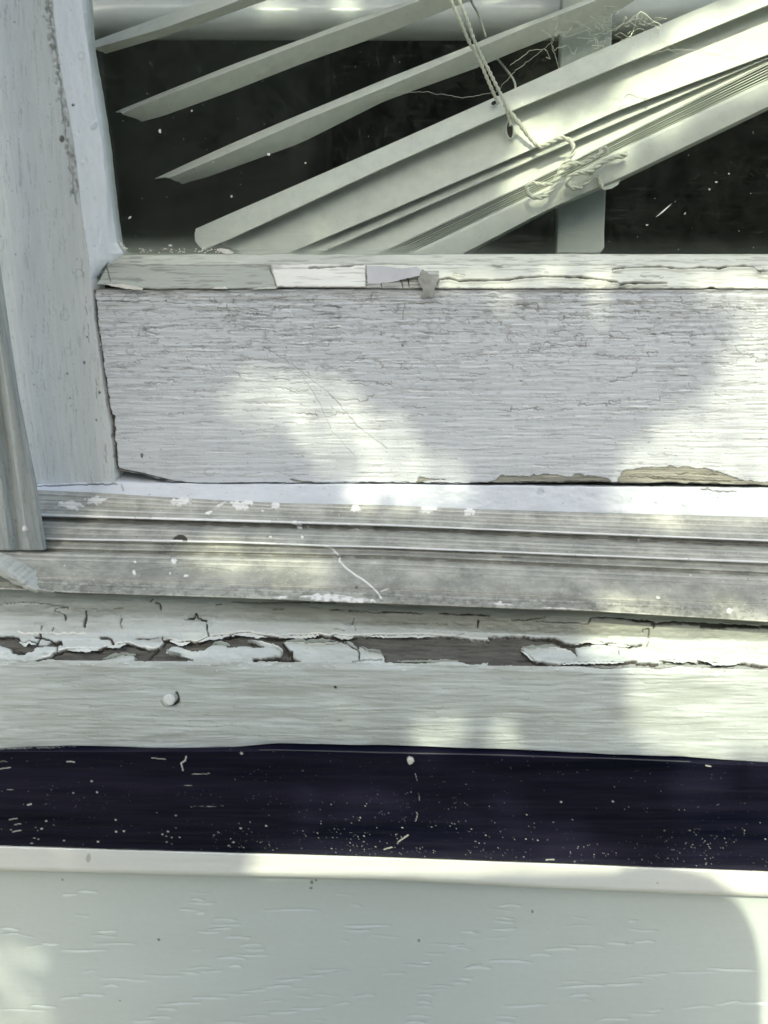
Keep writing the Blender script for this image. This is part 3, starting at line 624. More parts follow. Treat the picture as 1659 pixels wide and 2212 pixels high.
# jamb channel
S = Sheet(np.concatenate([np.linspace(-900, 200, 12), np.arange(220, 1192, 3.0)]), [([(-900, -330), (560, -150), (1192, -90)], -0.030), ([(-900, -190), (560, -50), (1192, 20)], -0.034), ([(-900, -150), (560, -32), (1192, 42)], -0.031), ([(-900, -135), (560, -20), (1192, 62)], -0.034), ([(-900, -120), (560, -8), (850, 34), (1040, 72), (1180, 94), (1192, 96)], -0.0325)], 2.0, vertical=True)
S.attr('paint'); S.disp += (fbm(S.px/5, S.py/60, 81, 3)-0.5)*0.0005
S.blob(54, 1143, 6, 7, 0, 0.0006, 1, paint=1.0)
for k in range(40): S.blob(rng.uniform(0, 90), rng.uniform(640, 1180), rng.uniform(0.6, 1.6), rng.uniform(0.6, 2), 0, 0, k, paint=rng.uniform(0.2, 0.6))
tag(S.build('jamb_channel', M_JAMB, None, 0.0022), 'streaked grey aluminium channel standing upright at the far left', 'window channel')

# ------------------------------------------------------------------ wooden sill
def c4(p): return [(x*.3307, 1261.8+y*.3307) for x, y in p]
def c5(p): return [(493.7+x*.3307, 1261.8+y*.3307) for x, y in p]
def c6(p): return [(1097.2+x*.3386, 1261.8+y*.3386) for x, y in p]
silltop = [(-60, 1218), (0, 1242), (30, 1262), (75, 1277), (150, 1281), (350, 1287), (500, 1292), (829, 1304), (1279, 1320), (1659, 1343)]
lit = [(0, 1330), (400, 1338), (829, 1355), (1290, 1379), (1659, 1388)]
fasc = [(0, 1425), (500, 1430), (829, 1432), (1300, 1440), (1659, 1444)]
blk = [(-30, 1617), (0, 1616), (70, 1613), (150, 1610), (350, 1616), (500, 1615), (600, 1607), (829, 1610), (1154, 1621), (1330, 1629), (1480, 1634), (1659, 1648)]
S = Sheet(XS, [(silltop, -0.0436), (lit, -0.0447), (fasc, -0.0580), ([(x, y+14) for x, y in fasc], -0.0588), (blk, -0.0600)], 1.7)
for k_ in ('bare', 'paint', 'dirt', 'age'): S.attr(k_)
S.disp += (fbm(S.px/70, S.py/4, 91, 3)-0.5)*0.0003+(fbm(S.px/160, S.py/25, 92, 3)-0.5)*0.0012
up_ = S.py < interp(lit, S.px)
S.at['age'][:] = np.where(up_, np.clip(0.35+(S.px-300)/900, 0.15, 0.85), 0)*np.clip((interp(lit, S.px)-S.py)/8, 0, 1)  # shadow under the metal lip painted in together with the older olive coat
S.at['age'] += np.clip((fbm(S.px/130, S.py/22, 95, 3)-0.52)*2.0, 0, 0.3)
rng = np.random.default_rng(23)
for k in range(420):            # brush marks
    x = rng.uniform(-30, 1690); y = float(interp(fasc, x))+rng.uniform(4, 175); L = rng.uniform(20, 140)
    S.stroke([(x, y), (x+L/2, y+rng.normal(0, 1.5)), (x+L, y+rng.normal(1, 2.5))], rng.uniform(0.6, 1.3), rng.choice([-1, 1])*0.00012, age=rng.uniform(0.05, 0.45), dirt=rng.uniform(0, 0.06))
for k in range(120):
    x = rng.uniform(-30, 1690); y = float(interp(silltop, x))+rng.uniform(4, 60); L = rng.uniform(15, 90)
    S.stroke([(x, y), (x+L/2, y+rng.normal(0, 1)), (x+L, y+1+rng.normal(0, 1.5))], rng.uniform(0.5, 1.0), 0.00012, dirt=rng.uniform(0.1, 0.4))
B1 = c4([(-60, 348), (0, 350), (80, 338), (120, 370), (150, 392), (190, 375), (240, 395), (300, 400), (330, 375), (390, 372), (400, 390), (375, 405), (300, 408), (230, 415), (220, 435), (180, 445), (150, 465), (110, 458), (80, 450), (70, 425), (30, 410), (0, 400), (-60, 405)])
B2 = c4([(280, 485), (330, 480), (345, 455), (390, 440), (440, 430), (560, 426), (640, 432), (700, 410), (760, 402), (820, 388), (870, 398), (920, 418), (990, 430), (1040, 420), (1070, 378), (1110, 368), (1180, 390), (1240, 378), (1300, 380), (1350, 352), (1400, 345), (1500, 337),
         (1500, 405), (1440, 385), (1390, 395), (1360, 410), (1330, 432), (1250, 436), (1180, 410), (1120, 402), (1085, 430), (1080, 455), (1150, 465), (1220, 485), (1250, 497), (1200, 502), (960, 502), (870, 500), (890, 485), (870, 465), (800, 462), (730, 475), (660, 497), (400, 495)])
B3 = c5([(-12, 342), (80, 325), (150, 325), (250, 345), (320, 350), (400, 340), (500, 340), (600, 333), (660, 350), (690, 335), (780, 352), (820, 345), (900, 338), (1100, 340), (1250, 335), (1400, 345), (1500, 345), (1600, 365), (1700, 370),
         (1700, 515), (1640, 515), (1560, 518), (1500, 505), (1400, 500), (1300, 510), (1150, 508), (1020, 505), (1015, 470), (990, 440), (900, 430), (860, 405), (850, 430), (820, 410), (790, 400), (760, 375), (700, 370), (600, 375), (530, 380), (450, 370), (370, 375), (360, 388), (380, 410), (410, 445), (420, 480), (470, 502), (400, 505), (260, 502), (165, 498), (200, 488), (270, 480), (345, 470), (355, 440), (340, 420), (280, 385), (220, 370), (150, 358), (120, 370), (190, 395), (230, 412), (180, 415), (100, 405), (-12, 414)])
B4 = c6([(-126, 330), (-60, 335), (0, 335), (100, 330), (180, 345), (260, 345), (310, 355), (370, 380), (420, 385), (500, 362), (560, 362), (620, 375), (700, 383), (780, 392), (850, 382), (780, 400), (700, 392), (620, 386), (560, 385), (500, 395), (430, 405), (440, 455), (415, 430), (380, 420), (330, 400), (280, 395), (230, 405), (150, 402), (90, 405), (85, 425), (130, 450), (170, 490), (240, 500), (340, 512), (330, 522), (180, 517), (0, 514), (-126, 515)])
B5 = c6([(340, 510), (480, 500), (620, 498), (740, 497), (800, 487), (820, 500), (960, 505), (1000, 487), (1150, 486), (1200, 505), (1230, 487), (1300, 498), (1360, 513), (1500, 502), (1600, 515), (1850, 530), (1850, 552), (1500, 545), (1300, 536), (1200, 530), (1100, 522), (950, 547), (820, 530), (700, 541), (600, 541), (520, 525), (400, 520)])
band = np.clip((S.py-interp(lit, S.px)+40)/25, 0, 1)*np.clip((interp(fasc, S.px)+12-S.py)/10, 0, 1)
S.disp += band*((fbm(S.px/16, S.py/9, 97, 4)-0.5)*0.0011)+(fbm(S.px/22, S.py/14, 98, 3)-0.5)*0.0009*np.clip((interp(lit, S.px)+30-S.py)/30, 0, 1)*np.clip((620-S.px)/300, 0.15, 1)
for i, pl in enumerate((B1, B2, B3, B4)): S.poly(rough(pl, 0.55, 4, 30+i, True), 0.0013, bare=1.0, age=-1)
S.poly(rough(B5, 0.6, 4, 36, True), 0.0008, bare=0.55, age=-1)
wg = fbm(S.px/45, S.py/2.2, 99, 3); S.disp -= np.where(S.at['bare'] > 0.4, np.clip(0.55-wg, 0, 1)*0.0022, 0); S.at['dirt'] = np.maximum(S.at['dirt'], np.where(S.at['bare'] > 0.4, np.clip((0.42-wg)*4, 0, 0.8), 0)); S.at['bare'] *= 0.92
def shift(p, dy): return [(x, y+dy) for x, y in p]
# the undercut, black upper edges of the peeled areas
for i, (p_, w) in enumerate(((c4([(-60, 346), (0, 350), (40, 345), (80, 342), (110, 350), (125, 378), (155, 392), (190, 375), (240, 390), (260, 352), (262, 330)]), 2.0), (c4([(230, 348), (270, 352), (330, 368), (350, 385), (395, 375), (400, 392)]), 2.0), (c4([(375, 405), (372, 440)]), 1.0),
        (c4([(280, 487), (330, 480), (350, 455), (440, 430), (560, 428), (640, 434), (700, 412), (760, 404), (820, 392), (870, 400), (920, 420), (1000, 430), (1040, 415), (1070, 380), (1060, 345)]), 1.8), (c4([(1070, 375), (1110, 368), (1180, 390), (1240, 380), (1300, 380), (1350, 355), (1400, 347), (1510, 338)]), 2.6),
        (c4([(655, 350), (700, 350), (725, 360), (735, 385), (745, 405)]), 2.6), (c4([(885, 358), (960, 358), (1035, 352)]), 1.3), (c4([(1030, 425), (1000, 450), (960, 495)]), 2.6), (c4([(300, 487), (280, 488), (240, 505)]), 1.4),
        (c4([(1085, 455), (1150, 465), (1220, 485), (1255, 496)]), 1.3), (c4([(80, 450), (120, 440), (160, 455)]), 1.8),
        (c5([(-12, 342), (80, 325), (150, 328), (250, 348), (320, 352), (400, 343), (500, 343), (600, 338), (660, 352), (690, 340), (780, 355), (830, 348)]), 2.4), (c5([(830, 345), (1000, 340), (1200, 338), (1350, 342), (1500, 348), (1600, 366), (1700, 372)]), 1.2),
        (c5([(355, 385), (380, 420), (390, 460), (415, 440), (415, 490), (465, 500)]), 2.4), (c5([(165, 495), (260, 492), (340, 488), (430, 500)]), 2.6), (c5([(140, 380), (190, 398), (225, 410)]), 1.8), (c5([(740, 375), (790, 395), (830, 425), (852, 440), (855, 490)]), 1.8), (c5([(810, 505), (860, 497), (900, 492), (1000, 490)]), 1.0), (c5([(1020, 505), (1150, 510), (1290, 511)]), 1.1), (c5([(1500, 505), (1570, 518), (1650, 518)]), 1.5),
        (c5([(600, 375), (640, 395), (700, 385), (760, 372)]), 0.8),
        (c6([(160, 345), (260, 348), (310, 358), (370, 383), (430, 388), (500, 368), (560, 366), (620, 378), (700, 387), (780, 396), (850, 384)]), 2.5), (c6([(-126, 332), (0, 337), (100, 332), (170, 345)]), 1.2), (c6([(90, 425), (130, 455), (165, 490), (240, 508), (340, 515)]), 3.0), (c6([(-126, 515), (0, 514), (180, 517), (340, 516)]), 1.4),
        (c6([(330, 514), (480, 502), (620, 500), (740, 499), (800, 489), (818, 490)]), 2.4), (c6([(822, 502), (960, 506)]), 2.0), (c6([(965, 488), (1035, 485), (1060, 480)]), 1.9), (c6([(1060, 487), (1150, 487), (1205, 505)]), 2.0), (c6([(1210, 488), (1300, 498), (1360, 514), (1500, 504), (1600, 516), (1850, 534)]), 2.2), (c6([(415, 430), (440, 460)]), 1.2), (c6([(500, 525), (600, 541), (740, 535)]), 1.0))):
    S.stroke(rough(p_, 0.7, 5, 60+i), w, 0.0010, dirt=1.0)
# splits in the old coat above
for i, (p_, w) in enumerate(((c6([(20, 233), (100, 236), (180, 222), (240, 210)]), 1.2), (c6([(180, 238), (300, 246), (420, 248), (510, 255), (530, 216)]), 1.0), (c6([(540, 216), (620, 216), (740, 222), (810, 235), (900, 240)]), 1.6), (c6([(800, 235), (850, 240), (940, 250)]), 2.4), (c6([(920, 262), (1060, 245), (1200, 256), (1350, 262), (1500, 268), (1850, 285)]), 3.2), (c6([(1230, 275), (1330, 278), (1440, 274), (1600, 282)]), 2.6),
        (c6([(895, 345), (900, 285), (860, 290), (855, 310)]), 1.6), (c6([(940, 262), (930, 280)]), 3.5), (c6([(1520, 395), (1530, 420), (1580, 435), (1680, 438)]), 0.7), (c6([(705, 420), (712, 445)]), 1.2), (c6([(1380, 540), (1382, 565)]), .6), (c6([(885, 395), (900, 350)]), .8),
        (c5([(660, 172), (750, 176)]), 1.3), (c5([(790, 178), (880, 183), (960, 191), (1040, 185), (1140, 187), (1265, 195)]), 1.7), (c5([(1375, 193), (1500, 205), (1620, 207), (1700, 212)]), 2.0), (c5([(807, 268), (820, 228)]), 1.3), (c5([(1626, 285), (1632, 245)]), 2.6), (c5([(820, 270), (830, 300)]), .8), (c5([(290, 168), (330, 172), (360, 165)]), .9), (c5([(20, 118), (200, 124), (480, 120), (700, 126)]), .8), (c5([(1490, 335), (1540, 320)]), 1.0), (c5([(690, 290), (760, 305)]), .7),
        (c4([(425, 230), (422, 200), (395, 185), (360, 180), (362, 162), (440, 155)]), 1.1), (c4([(562, 180), (560, 230), (550, 275)]), 2.2), (c4([(795, 225), (784, 255), (795, 285)]), 1.5), (c4([(1018, 125), (1042, 133), (1048, 172)]), 1.8), (c4([(982, 118), (998, 100)]), 1.4), (c4([(1200, 232), (1270, 228), (1280, 195)]), 1.6), (c4([(1285, 205), (1290, 228), (1350, 243)]), 2.0), (c4([(1355, 265), (1352, 300), (1365, 345)]), 1.5), (c4([(1410, 138), (1445, 134)]), 1.3), (c4([(745, 163), (800, 160)]), .9), (c4([(0, 130), (150, 120), (300, 128), (440, 160)]), .6), (c4([(270, 300), (280, 275)]), .9), (c4([(340, 310), (350, 285)]), .7), (c4([(425, 200), (428, 232)]), 1.9), (c4([(180, 20), (280, 40), (420, 55), (600, 62)]), 1.0))):
    S.stroke(rough(p_, 0.6, 5, 160+i), w*0.85, 0.0012, dirt=1.0)
# pale chewed rims of the paint
for i, p_ in enumerate((shift(B2[:22], -4), shift(B3[:19], -4), c4([(120, 310), (150, 322), (400, 320), (560, 322)]), c5([(360, 378), (450, 376), (560, 388), (680, 388), (760, 378), (830, 410)]), c5([(130, 362), (220, 375), (340, 425)]), c6([(90, 405), (160, 408), (280, 402), (400, 428)]), c6([(640, 342), (800, 345), (980, 352)]))):
    S.stroke(rough(p_, 0.9, 6, 260+i), 1.6, -0.0003, paint=0.8)
for k in range(70):
    x = rng.uniform(-20, 1690); y = float(interp(fasc, x))+rng.normal(8, 5); S.blob(x, y, rng.uniform(1, 8), rng.uniform(1, 2.5), 0, 0.0003, k, paint=rng.uniform(0.1, 0.5))
for k in range(70): x = rng.uniform(-20, 1690); S.blob(x, rng.uniform(1300, 1600), rng.uniform(.7, 2), rng.uniform(.7, 1.6), 0, 0.0001, k, dirt=rng.uniform(0.1, 0.5))
S.blob(724, 1485, 4, 4, 0, -0.0006, 1, dirt=1.0); S.blob(733, 1557, 8, 3, 0, 0, 1, dirt=0.4)
S.stroke([(368+22*math.cos(t), 1508+20*math.sin(t)) for t in np.linspace(0.4, 2.8, 12)], 1.5, 0.0003, dirt=0.25)
S.stroke([(371+15*math.cos(t), 1508+15*math.sin(t)) for t in np.linspace(-0.8, 2.6, 12)], 3.4, 0.0006, dirt=1.0)  # nail's shadow painted below it as a dark crescent
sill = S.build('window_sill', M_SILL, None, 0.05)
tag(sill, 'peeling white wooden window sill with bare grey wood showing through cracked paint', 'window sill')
# curled lips of paint standing off the peeled band
def sillY(x, y):
    a = interp(lit, x); b_ = interp(fasc, x); t = np.clip((y-a)/(b_-a), 0, 1); return -0.0447*(1-t)-0.0580*t
def lip(line, dy, lift, seed):
    g_ = np.random.default_rng(seed); L = rough(line, 0.9, 4, seed); n = len(L); rows_ = []
    for k, (f_, h_) in enumerate(((-0.35, 0.0002), (0.2, 0.0006), (0.7, 0.0011*lift), (1.0, 0.0020*lift))):
        w_ = np.sin(np.pi*np.clip(np.arange(n)/(n-1), 0.04, 0.96))**0.6*(0.6+0.8*vnoise(L[:, 0]/11, L[:, 1]*0, seed))
        y = L[:, 1]+dy*f_*w_; rows_.append(U(L[:, 0]+g_.normal(0, 0.3, n), y, sillY(L[:, 0], L[:, 1])-h_*w_-0.0002))
    W = np.array(rows_); m = 4; B_ = W+np.array([0, 0.00035, -0.0001]); idx = np.arange(m*n).reshape(m, n); o_ = m*n
    q = np.stack([idx[:-1, :-1], idx[1:, :-1], idx[1:, 1:], idx[:-1, 1:]], -1).reshape(-1, 4)
    rim = lambda a: np.stack([a[:-1], a[1:], a[1:]+o_, a[:-1]+o_], -1)
    mesh('paint_flake', np.concatenate([W.reshape(-1, 3), B_.reshape(-1, 3)]), np.concatenate([q, q[:, ::-1]+o_, rim(idx[0]), rim(idx[-1]), rim(idx[:, 0]), rim(idx[:, -1])]), M_CHIP, sill, True)
M_CHIP = plain('curled sill paint', (0.62, 0.67, 0.64), 0.6, nscale=(200, 200, 200), var=0.15, bump=0.3)
for i, (ln, dy, lf) in enumerate(((c4([(440, 430), (500, 426), (560, 427), (640, 430)]), 6, 1.0), (c4([(700, 410), (760, 402), (820, 390)]), 5, 1.2), (c4([(1110, 370), (1180, 388), (1240, 378)]), 6, 1.0), (c4([(1300, 378), (1350, 354), (1420, 344), (1500, 338)]), 5, 0.9),
        (c4([(125, 378), (155, 392), (190, 375), (235, 392)]), 5, 1.0), (c4([(885, 465), (800, 460), (730, 474), (665, 495)]), -5, 1.0), (c4([(1090, 428), (1100, 448), (1180, 462)]), -5, 1.2), (c4([(1390, 395), (1440, 386), (1500, 403)]), -6, 1.3),
        (c5([(20, 335), (80, 326), (150, 327), (250, 346)]), 5, 0.9), (c5([(330, 350), (400, 342), (500, 341), (590, 335)]), 5, 1.1), (c5([(690, 337), (780, 352), (815, 345)]), 5, 1.2), (c5([(900, 339), (1050, 340), (1200, 336), (1350, 341)]), 4, 0.7), (c5([(375, 378), (450, 372), (530, 382), (600, 376), (690, 372)]), -6, 1.5), (c5([(770, 378), (815, 408), (845, 430)]), -5, 1.2),
        (c5([(285, 388), (335, 418), (355, 440), (345, 468)]), 5, 1.3), (c5([(125, 368), (190, 392), (225, 410)]), -4, 1.2), (c5([(868, 410), (905, 432), (985, 440), (1012, 470)]), -4, 1.2), (c6([(90, 405), (150, 404), (230, 406), (280, 397), (330, 402)]), -5, 1.3), (c6([(85, 425), (128, 452), (168, 490)]), 5, 1.4),
        (c6([(430, 384), (500, 363), (560, 364), (620, 377)]), 5, 0.9), (c6([(640, 387), (700, 386), (780, 394)]), 4, 0.8), (c6([(350, 510), (480, 500), (620, 498), (740, 497)]), 4, 1.0), (c6([(1000, 488), (1150, 487), (1200, 503)]), 4, 1.0), (c6([(1230, 488), (1300, 499), (1360, 512), (1480, 503)]), 4, 1.0), (c5([(1100, 506), (1290, 508), (1400, 500), (1500, 504)]), -3, 0.7))):
    lip(ln, dy, lf, 700+i)
# nail
c = U(369, 1506, -0.0600); fnormal = np.array([0, -1, 0.06]); Vn = []; Fn = []
prof = [(0.0, 0.0024), (0.0018, 0.0024), (0.0027, 0.0021), (0.0031, 0.0015), (0.0030, 0.0011), (0.0014, 0.0008), (0.0014, -0.004)]
for r_, h in [(a_*0.76, h_*0.9) for a_, h_ in prof]:
    for j in range(16):
        t = 2*math.pi*j/16; Vn.append(c+np.array([r_*math.cos(t)*(1+.06*math.sin(3*t)), -h-0.0006+0.25*r_*math.sin(t), r_*math.sin(t)*0.95]))
Fn = [(k*16+j, k*16+(j+1) % 16, (k+1)*16+(j+1) % 16, (k+1)*16+j) for k in range(len(prof)-1) for j in range(16)]
nail = mesh('nail_head', Vn, Fn, plain('painted nail', (0.60, 0.64, 0.62), 0.5, nscale=(500, 500, 500), var=0.15, bump=0.3), sill); nail['label'] = 'white painted nail head standing proud of the sill'

# ------------------------------------------------------------------ black strip
bb = [(0, 1825), (829, 1850), (1659, 1881)]
hl = [(0, 1622), (600, 1620), (829, 1626), (1080, 1631), (1330, 1639), (1530, 1647), (1659, 1652)]
S = Sheet(XS, [([(x, y-6) for x, y in blk], -0.0570), ([(0, 1619), (600, 1616), (829, 1621), (1080, 1627), (1330, 1635), (1530, 1643), (1659, 1648)], -0.0612), (hl, -0.0622), ([(x, y+3) for x, y in hl], -0.0626), (bb, -0.0635)], 1.7)
S.attr('paint'); S.attr('dirt'); S.disp += (fbm(S.px/120, S.py/6, 101, 3)-0.5)*0.0003
c7 = lambda p: [(x/2, 1553.7+y/2) for x, y in p]; c8 = lambda p: [(829.5+x/2, 1553.7+y/2) for x, y in p]
for p_, w in ((c7([(805, 160), (800, 178), (782, 190), (790, 220)]), 2.2), (c7([(830, 238), (905, 233)]), 1.0), (c7([(655, 167), (715, 172)]), 1.3), (c7([(795, 287), (830, 287)]), .8), (c7([(825, 378), (965, 375)]), .6), (c7([(0, 215), (45, 208)]), 1.5), (c7([(0, 182), (30, 182)]), .9), (c7([(40, 434), (75, 428)]), 1.3), (c7([(62, 456), (90, 451)]), 1.1), (c7([(55, 487), (90, 480)]), 1.5), (c7([(290, 183), (322, 184)]), 2.0), (c7([(120, 370), (135, 366)]), 2.2), (c7([(30, 305), (60, 306)]), .7),
              (c8([(60, 530), (105, 500)]), 1.6), (c8([(0, 562), (35, 552)]), 1.6), (c8([(140, 400), (145, 412), (136, 440)]), .9), (c8([(135, 235), (142, 265)]), .9), (c8([(150, 320), (152, 350)]), .7), (c8([(700, 607), (735, 605)]), 1.7), (c8([(1390, 200), (1412, 203)]), 1.6)):
    S.stroke(rough(p_, .25, 6, 3), w*0.7, -0.0002, paint=0.8)
rng = np.random.default_rng(31)
for k in range(120):
    x = rng.uniform(-30, 1690)
    if x < 560: y = float(interp(bb, x))-abs(rng.normal(0, 45))-4; L = rng.uniform(.6, 2.6)
    else: y = float(interp(bb, x))-abs(rng.normal(0, 70))-3; L = rng.uniform(.5, 1.5)
    if y < interp(hl, x): continue
    S.blob(x, y, L*1.5, L*0.8, -0.2, 0.0001, k, paint=rng.uniform(0.25, 1.0))
for k in range(900):
    x = rng.uniform(430, 1690); t = rng.choice([0.93, 0.80, 0.66, 0.5, 0.35], p=[.4, .25, .2, .1, .05])+rng.normal(0, 0.035)
    y = float(interp(hl, x)*(1-t)+interp(bb, x)*t)
    if vnoise(np.array(x/55.0), np.array(y/16.0), 4) < 0.48: continue
    S.blob(x, y, rng.uniform(0.4, 1.5), rng.uniform(0.35, 0.9), rng.uniform(-.5, .5), 0.00005, k, paint=rng.uniform(0.1, 0.7))
S.stroke([(x, float(interp(hl, x))) for x in range(560, 1500, 30)], 0.8, -0.0002, paint=0.10)  # highlight along the lip painted in as a faint pale line
S.blob(887, 1642, 8, 9, 0, 0.0008, 3, paint=0.95); S.blob(522, 1627, 4, 3, 0, 0.0003, 3, paint=0.8)
for x, y in ((198, 1687), (210, 1711), (1212, 1732), (1324, 1731), (251, 1796), (268, 1795), (363, 1796), (250, 1771), (520, 1789), (575, 1784), (100, 1773), (212, 1818)): S.blob(x, y, 3, 2.2, 0, 0.0003, 2, paint=0.9)
for k in range(60):
    x = rng.uniform(-20, 160); S.stroke([(x, float(interp(blk, x))+rng.uniform(-2, 3)), (x+rng.uniform(3, 12), float(interp(blk, x))+rng.uniform(-1, 4))], 1.0, 0, paint=0.5)
tag(S.build('trim_strip', M_BLACK, None, 0.03), 'glossy near black painted strip speckled with white, running below the sill', 'trim strip')

# ------------------------------------------------------------------ siding
tb = [(0, 1881), (829, 1901), (1280, 1924), (1659, 1938)]
sid = empty('vinyl_siding', tuple(U(829, 2100, -0.058)), 'pale vinyl siding with embossed wood grain below a smooth cream channel', 'siding')
S = Sheet(XS, [([(x, y+1) for x, y in bb], -0.0610), ([(x, y+4) for x, y in bb], -0.0652), ([(x, y-9) for x, y in tb], -0.0660), ([(x, y-3) for x, y in tb], -0.0656), (tb, -0.0640)], 2.4)
S.attr('dirt'); S.blob(191, 1853, 5, 11, 0.1, 0, 1, dirt=0.45); S.blob(1420, 1907, 2, 2, 0, 0, 1, dirt=0.8); S.blob(1627, 1880, 5, 4, 0, 0.0005, 1, dirt=0.95)
S.disp += (fbm(S.px/200, S.py/20, 111, 2)-0.5)*0.0004
S.build('trim_channel', M_TRIM, sid, 0.012)
# panel leans out slightly going down
S = Sheet(XS, [(shift(tb, -12), -0.0565), (shift(tb, 14), -0.0568), ([(0, 2290), (1659, 2330)], -0.0640)], 1.3)
DASH = '''340,742,420,742 270,755,330,756 820,748,900,748 830,775,880,778 820,792,930,792 780,822,890,825 850,832,880,838 930,862,1020,862 910,885,1040,886 900,905,1000,900 860,915,950,918 980,940,1080,940 1040,975,1130,972 1060,995,1140,995 1010,1018,1160,1020 940,1030,1060,1035 990,1065,1040,1068 860,1088,960,1088 780,1095,860,1097 620,1105,800,1108 440,1120,640,1125 450,1148,510,1150 340,1190,450,1185 260,1198,360,1200 0,905,80,908 90,935,140,940 180,970,250,972 270,998,460,1002 410,968,580,972 390,935,500,937 420,915,500,915 330,845,380,848 1140,822,1380,825 1490,890,1690,893 1460,757,1530,758 1520,805,1560,806 1300,1105,1400,1105 1350,1082,1480,1080 1200,1125,1300,1122 1140,1152,1260,1150 1050,1170,1150,1168 970,1185,1080,1182 830,1200,980,1198 700,1225,870,1222 680,1248,760,1246 640,1285,740,1283 570,1303,660,1300 0,1252,200,1254 140,1235,240,1238 1530,1195,1620,1190 1440,1228,1510,1225 1260,1250,1400,1243 1160,1265,1290,1260 1040,1280,1170,1278 930,1308,1060,1305 1500,910,1600,912 1610,935,1720,938
2159,803,2249,803 2149,855,2219,858 2139,872,2219,873 2129,905,2229,905 1999,920,2059,915 1959,985,2029,988 1939,975,1999,972 1839,1008,1919,1010 1829,1045,1859,1048 1749,1058,1849,1060 1659,1100,1749,1090 2009,1072,2119,1070 2109,1040,2299,1048 2029,1060,2079,1060 1989,1118,2039,1118 1949,1138,2019,1135 1859,1152,1959,1152 1809,1190,1869,1190 1809,1220,1859,1220 1809,1242,1869,1240 1759,1282,1859,1280 1759,1308,1839,1308 2149,1285,2229,1285 2139,1305,2219,1308 2179,1240,2359,1232 2299,1018,2379,1015 2359,992,2489,993 2459,972,2609,985 2629,965,2709,968 2409,1155,2619,1150 2619,1145,2769,1142 2769,1105,2879,1098 2459,1190,2539,1188 2909,1090,3099,1095 3059,1075,3279,1088 2719,868,2749,870 2719,905,2839,915 2749,960,2829,960 2809,1258,2859,1255 2729,1275,2839,1270 2589,1300,2719,1290 2949,1245,3079,1240 3099,1230,3199,1218 3199,1222,3400,1226'''
S.attr('dirt'); S.disp += (fbm(S.px/60, S.py/2.2, 112, 2)-0.5)*0.00004+(fbm(S.px/400, S.py/90, 113, 2)-0.5)*0.0010
rng = np.random.default_rng(41)
def dash(x0, y0, x1, y1, d=0.0005):
    x0 -= 3; x1 += 3; sl = S.block([(x0, y0-7), (x1, y1+7)], 2)
    if sl is None: return
    X, Y = S.px[sl], S.py[sl]; t = np.clip((X-x0)/(x1-x0), 0, 1); yc = y0+(y1-y0)*t+1.2*np.sin(t*5+x0)
    w = np.sin(np.pi*np.clip((X-x0)/(x1-x0), 0, 1))**0.7; v = (Y-yc)
    prof = np.where(v < 0, np.clip(1+v/1.6, 0, 1), np.clip(1-v/4.2, 0, 1))
    S.disp[sl] -= d*w*prof
for l in DASH.split():
    a = [float(v) for v in l.split(',')]; dash(a[0]/2, 1553.7+a[1]/2, a[2]/2, 1553.7+a[3]/2, 0.0008*rng.uniform(0.5, 1.15))
for k in range(30):
    x = rng.uniform(0, 1640); y = rng.uniform(1930, 2300); dash(x, y, x+rng.uniform(15, 60), y+rng.uniform(-2, 2), 0.0003)
for x, y, a, b_ in ((135, 1900, 3, 3), (674, 1905, 4, 5), (683, 1901, 4, 3), (672, 1918, 4, 4), (260, 2160, 3, 2), (343, 2030, 4, 4), (1150, 1968, 3, 4), (905, 2031, 3, 4), (1185, 2005, 1, 1)): S.blob(x, y, a, b_, 0, 0.0001, 1, dirt=0.85)
panel = S.build('siding_panel', M_VINYL, sid, 0.0, False)
# the lower courses, out of the picture
zb = float(U(829, 2310, -0.064)[2]); V = []; z = zb-0.001; prof = [(-0.066, z)]
while z > -1.1: prof += [(-0.075, z-0.1), (-0.058, z-0.103)]; z -= 0.103
n = len(prof); V = [(x, y, zz) for x in (-1.6, 1.6) for y, zz in prof]+[(x, 0.01, zz) for x in (-1.6, 1.6) for y, zz in (prof[0], prof[-1])]
Fq = [(k, k+1, n+k+1, n+k) for k in range(n-1)]+[(2*n, 0, n, 2*n+2)]
mesh('lower_panels', V, Fq, M_VINYL, sid, False, {'dirt': np.zeros(len(V))})

# ------------------------------------------------------------------ behind the glass
blind = empty('venetian_blind', tuple(U(1300, 330, 0.04)), 'cream venetian blind hanging aslant behind the dirty glass', 'window blind')
def slat(rows, ends=None, name='slat', x0=None, x1=2150, nseg=60, th=0.0006, mat=M_SLAT, label=None, endcurve=None, parent=blind):
    xs = np.linspace(0, 1, nseg); L = []
    for k, (p, Y) in enumerate(rows):
        a = p[0][0]; b_ = x1; x = a+(b_-a)*xs**1.3; L.append(U(x, interp(p, x), Y))
    W = np.array(L); n = len(rows); m = nseg
    B_ = W+np.array([0, th, -th*0.4]); V = np.concatenate([W.reshape(-1, 3), B_.reshape(-1, 3)]); o = n*m; idx = np.arange(o).reshape(n, m)
    q = np.stack([idx[:-1, :-1], idx[1:, :-1], idx[1:, 1:], idx[:-1, 1:]], -1).reshape(-1, 4); qs = [q, q[:, ::-1]+o]
    def rim(a): return np.stack([a[:-1], a[1:], a[1:]+o, a[:-1]+o], -1)
    qs += [rim(idx[0]), rim(idx[-1]), rim(idx[:, 0]), rim(idx[:, -1])]
    ob = mesh(name, V, np.concatenate(qs), mat, parent, True)
    if label: ob['label'] = label
    em = ob.modifiers.new('edges', 'EDGE_SPLIT'); em.split_angle = R(40)
    return ob
def ext(p, x=1900):
    (x0, y0), (x1, y1) = p[0], p[-1]; m = (p[-1][1]-p[-2][1])/(p[-1][0]-p[-2][0]); return p+[(x, y1+m*(x-x1))]
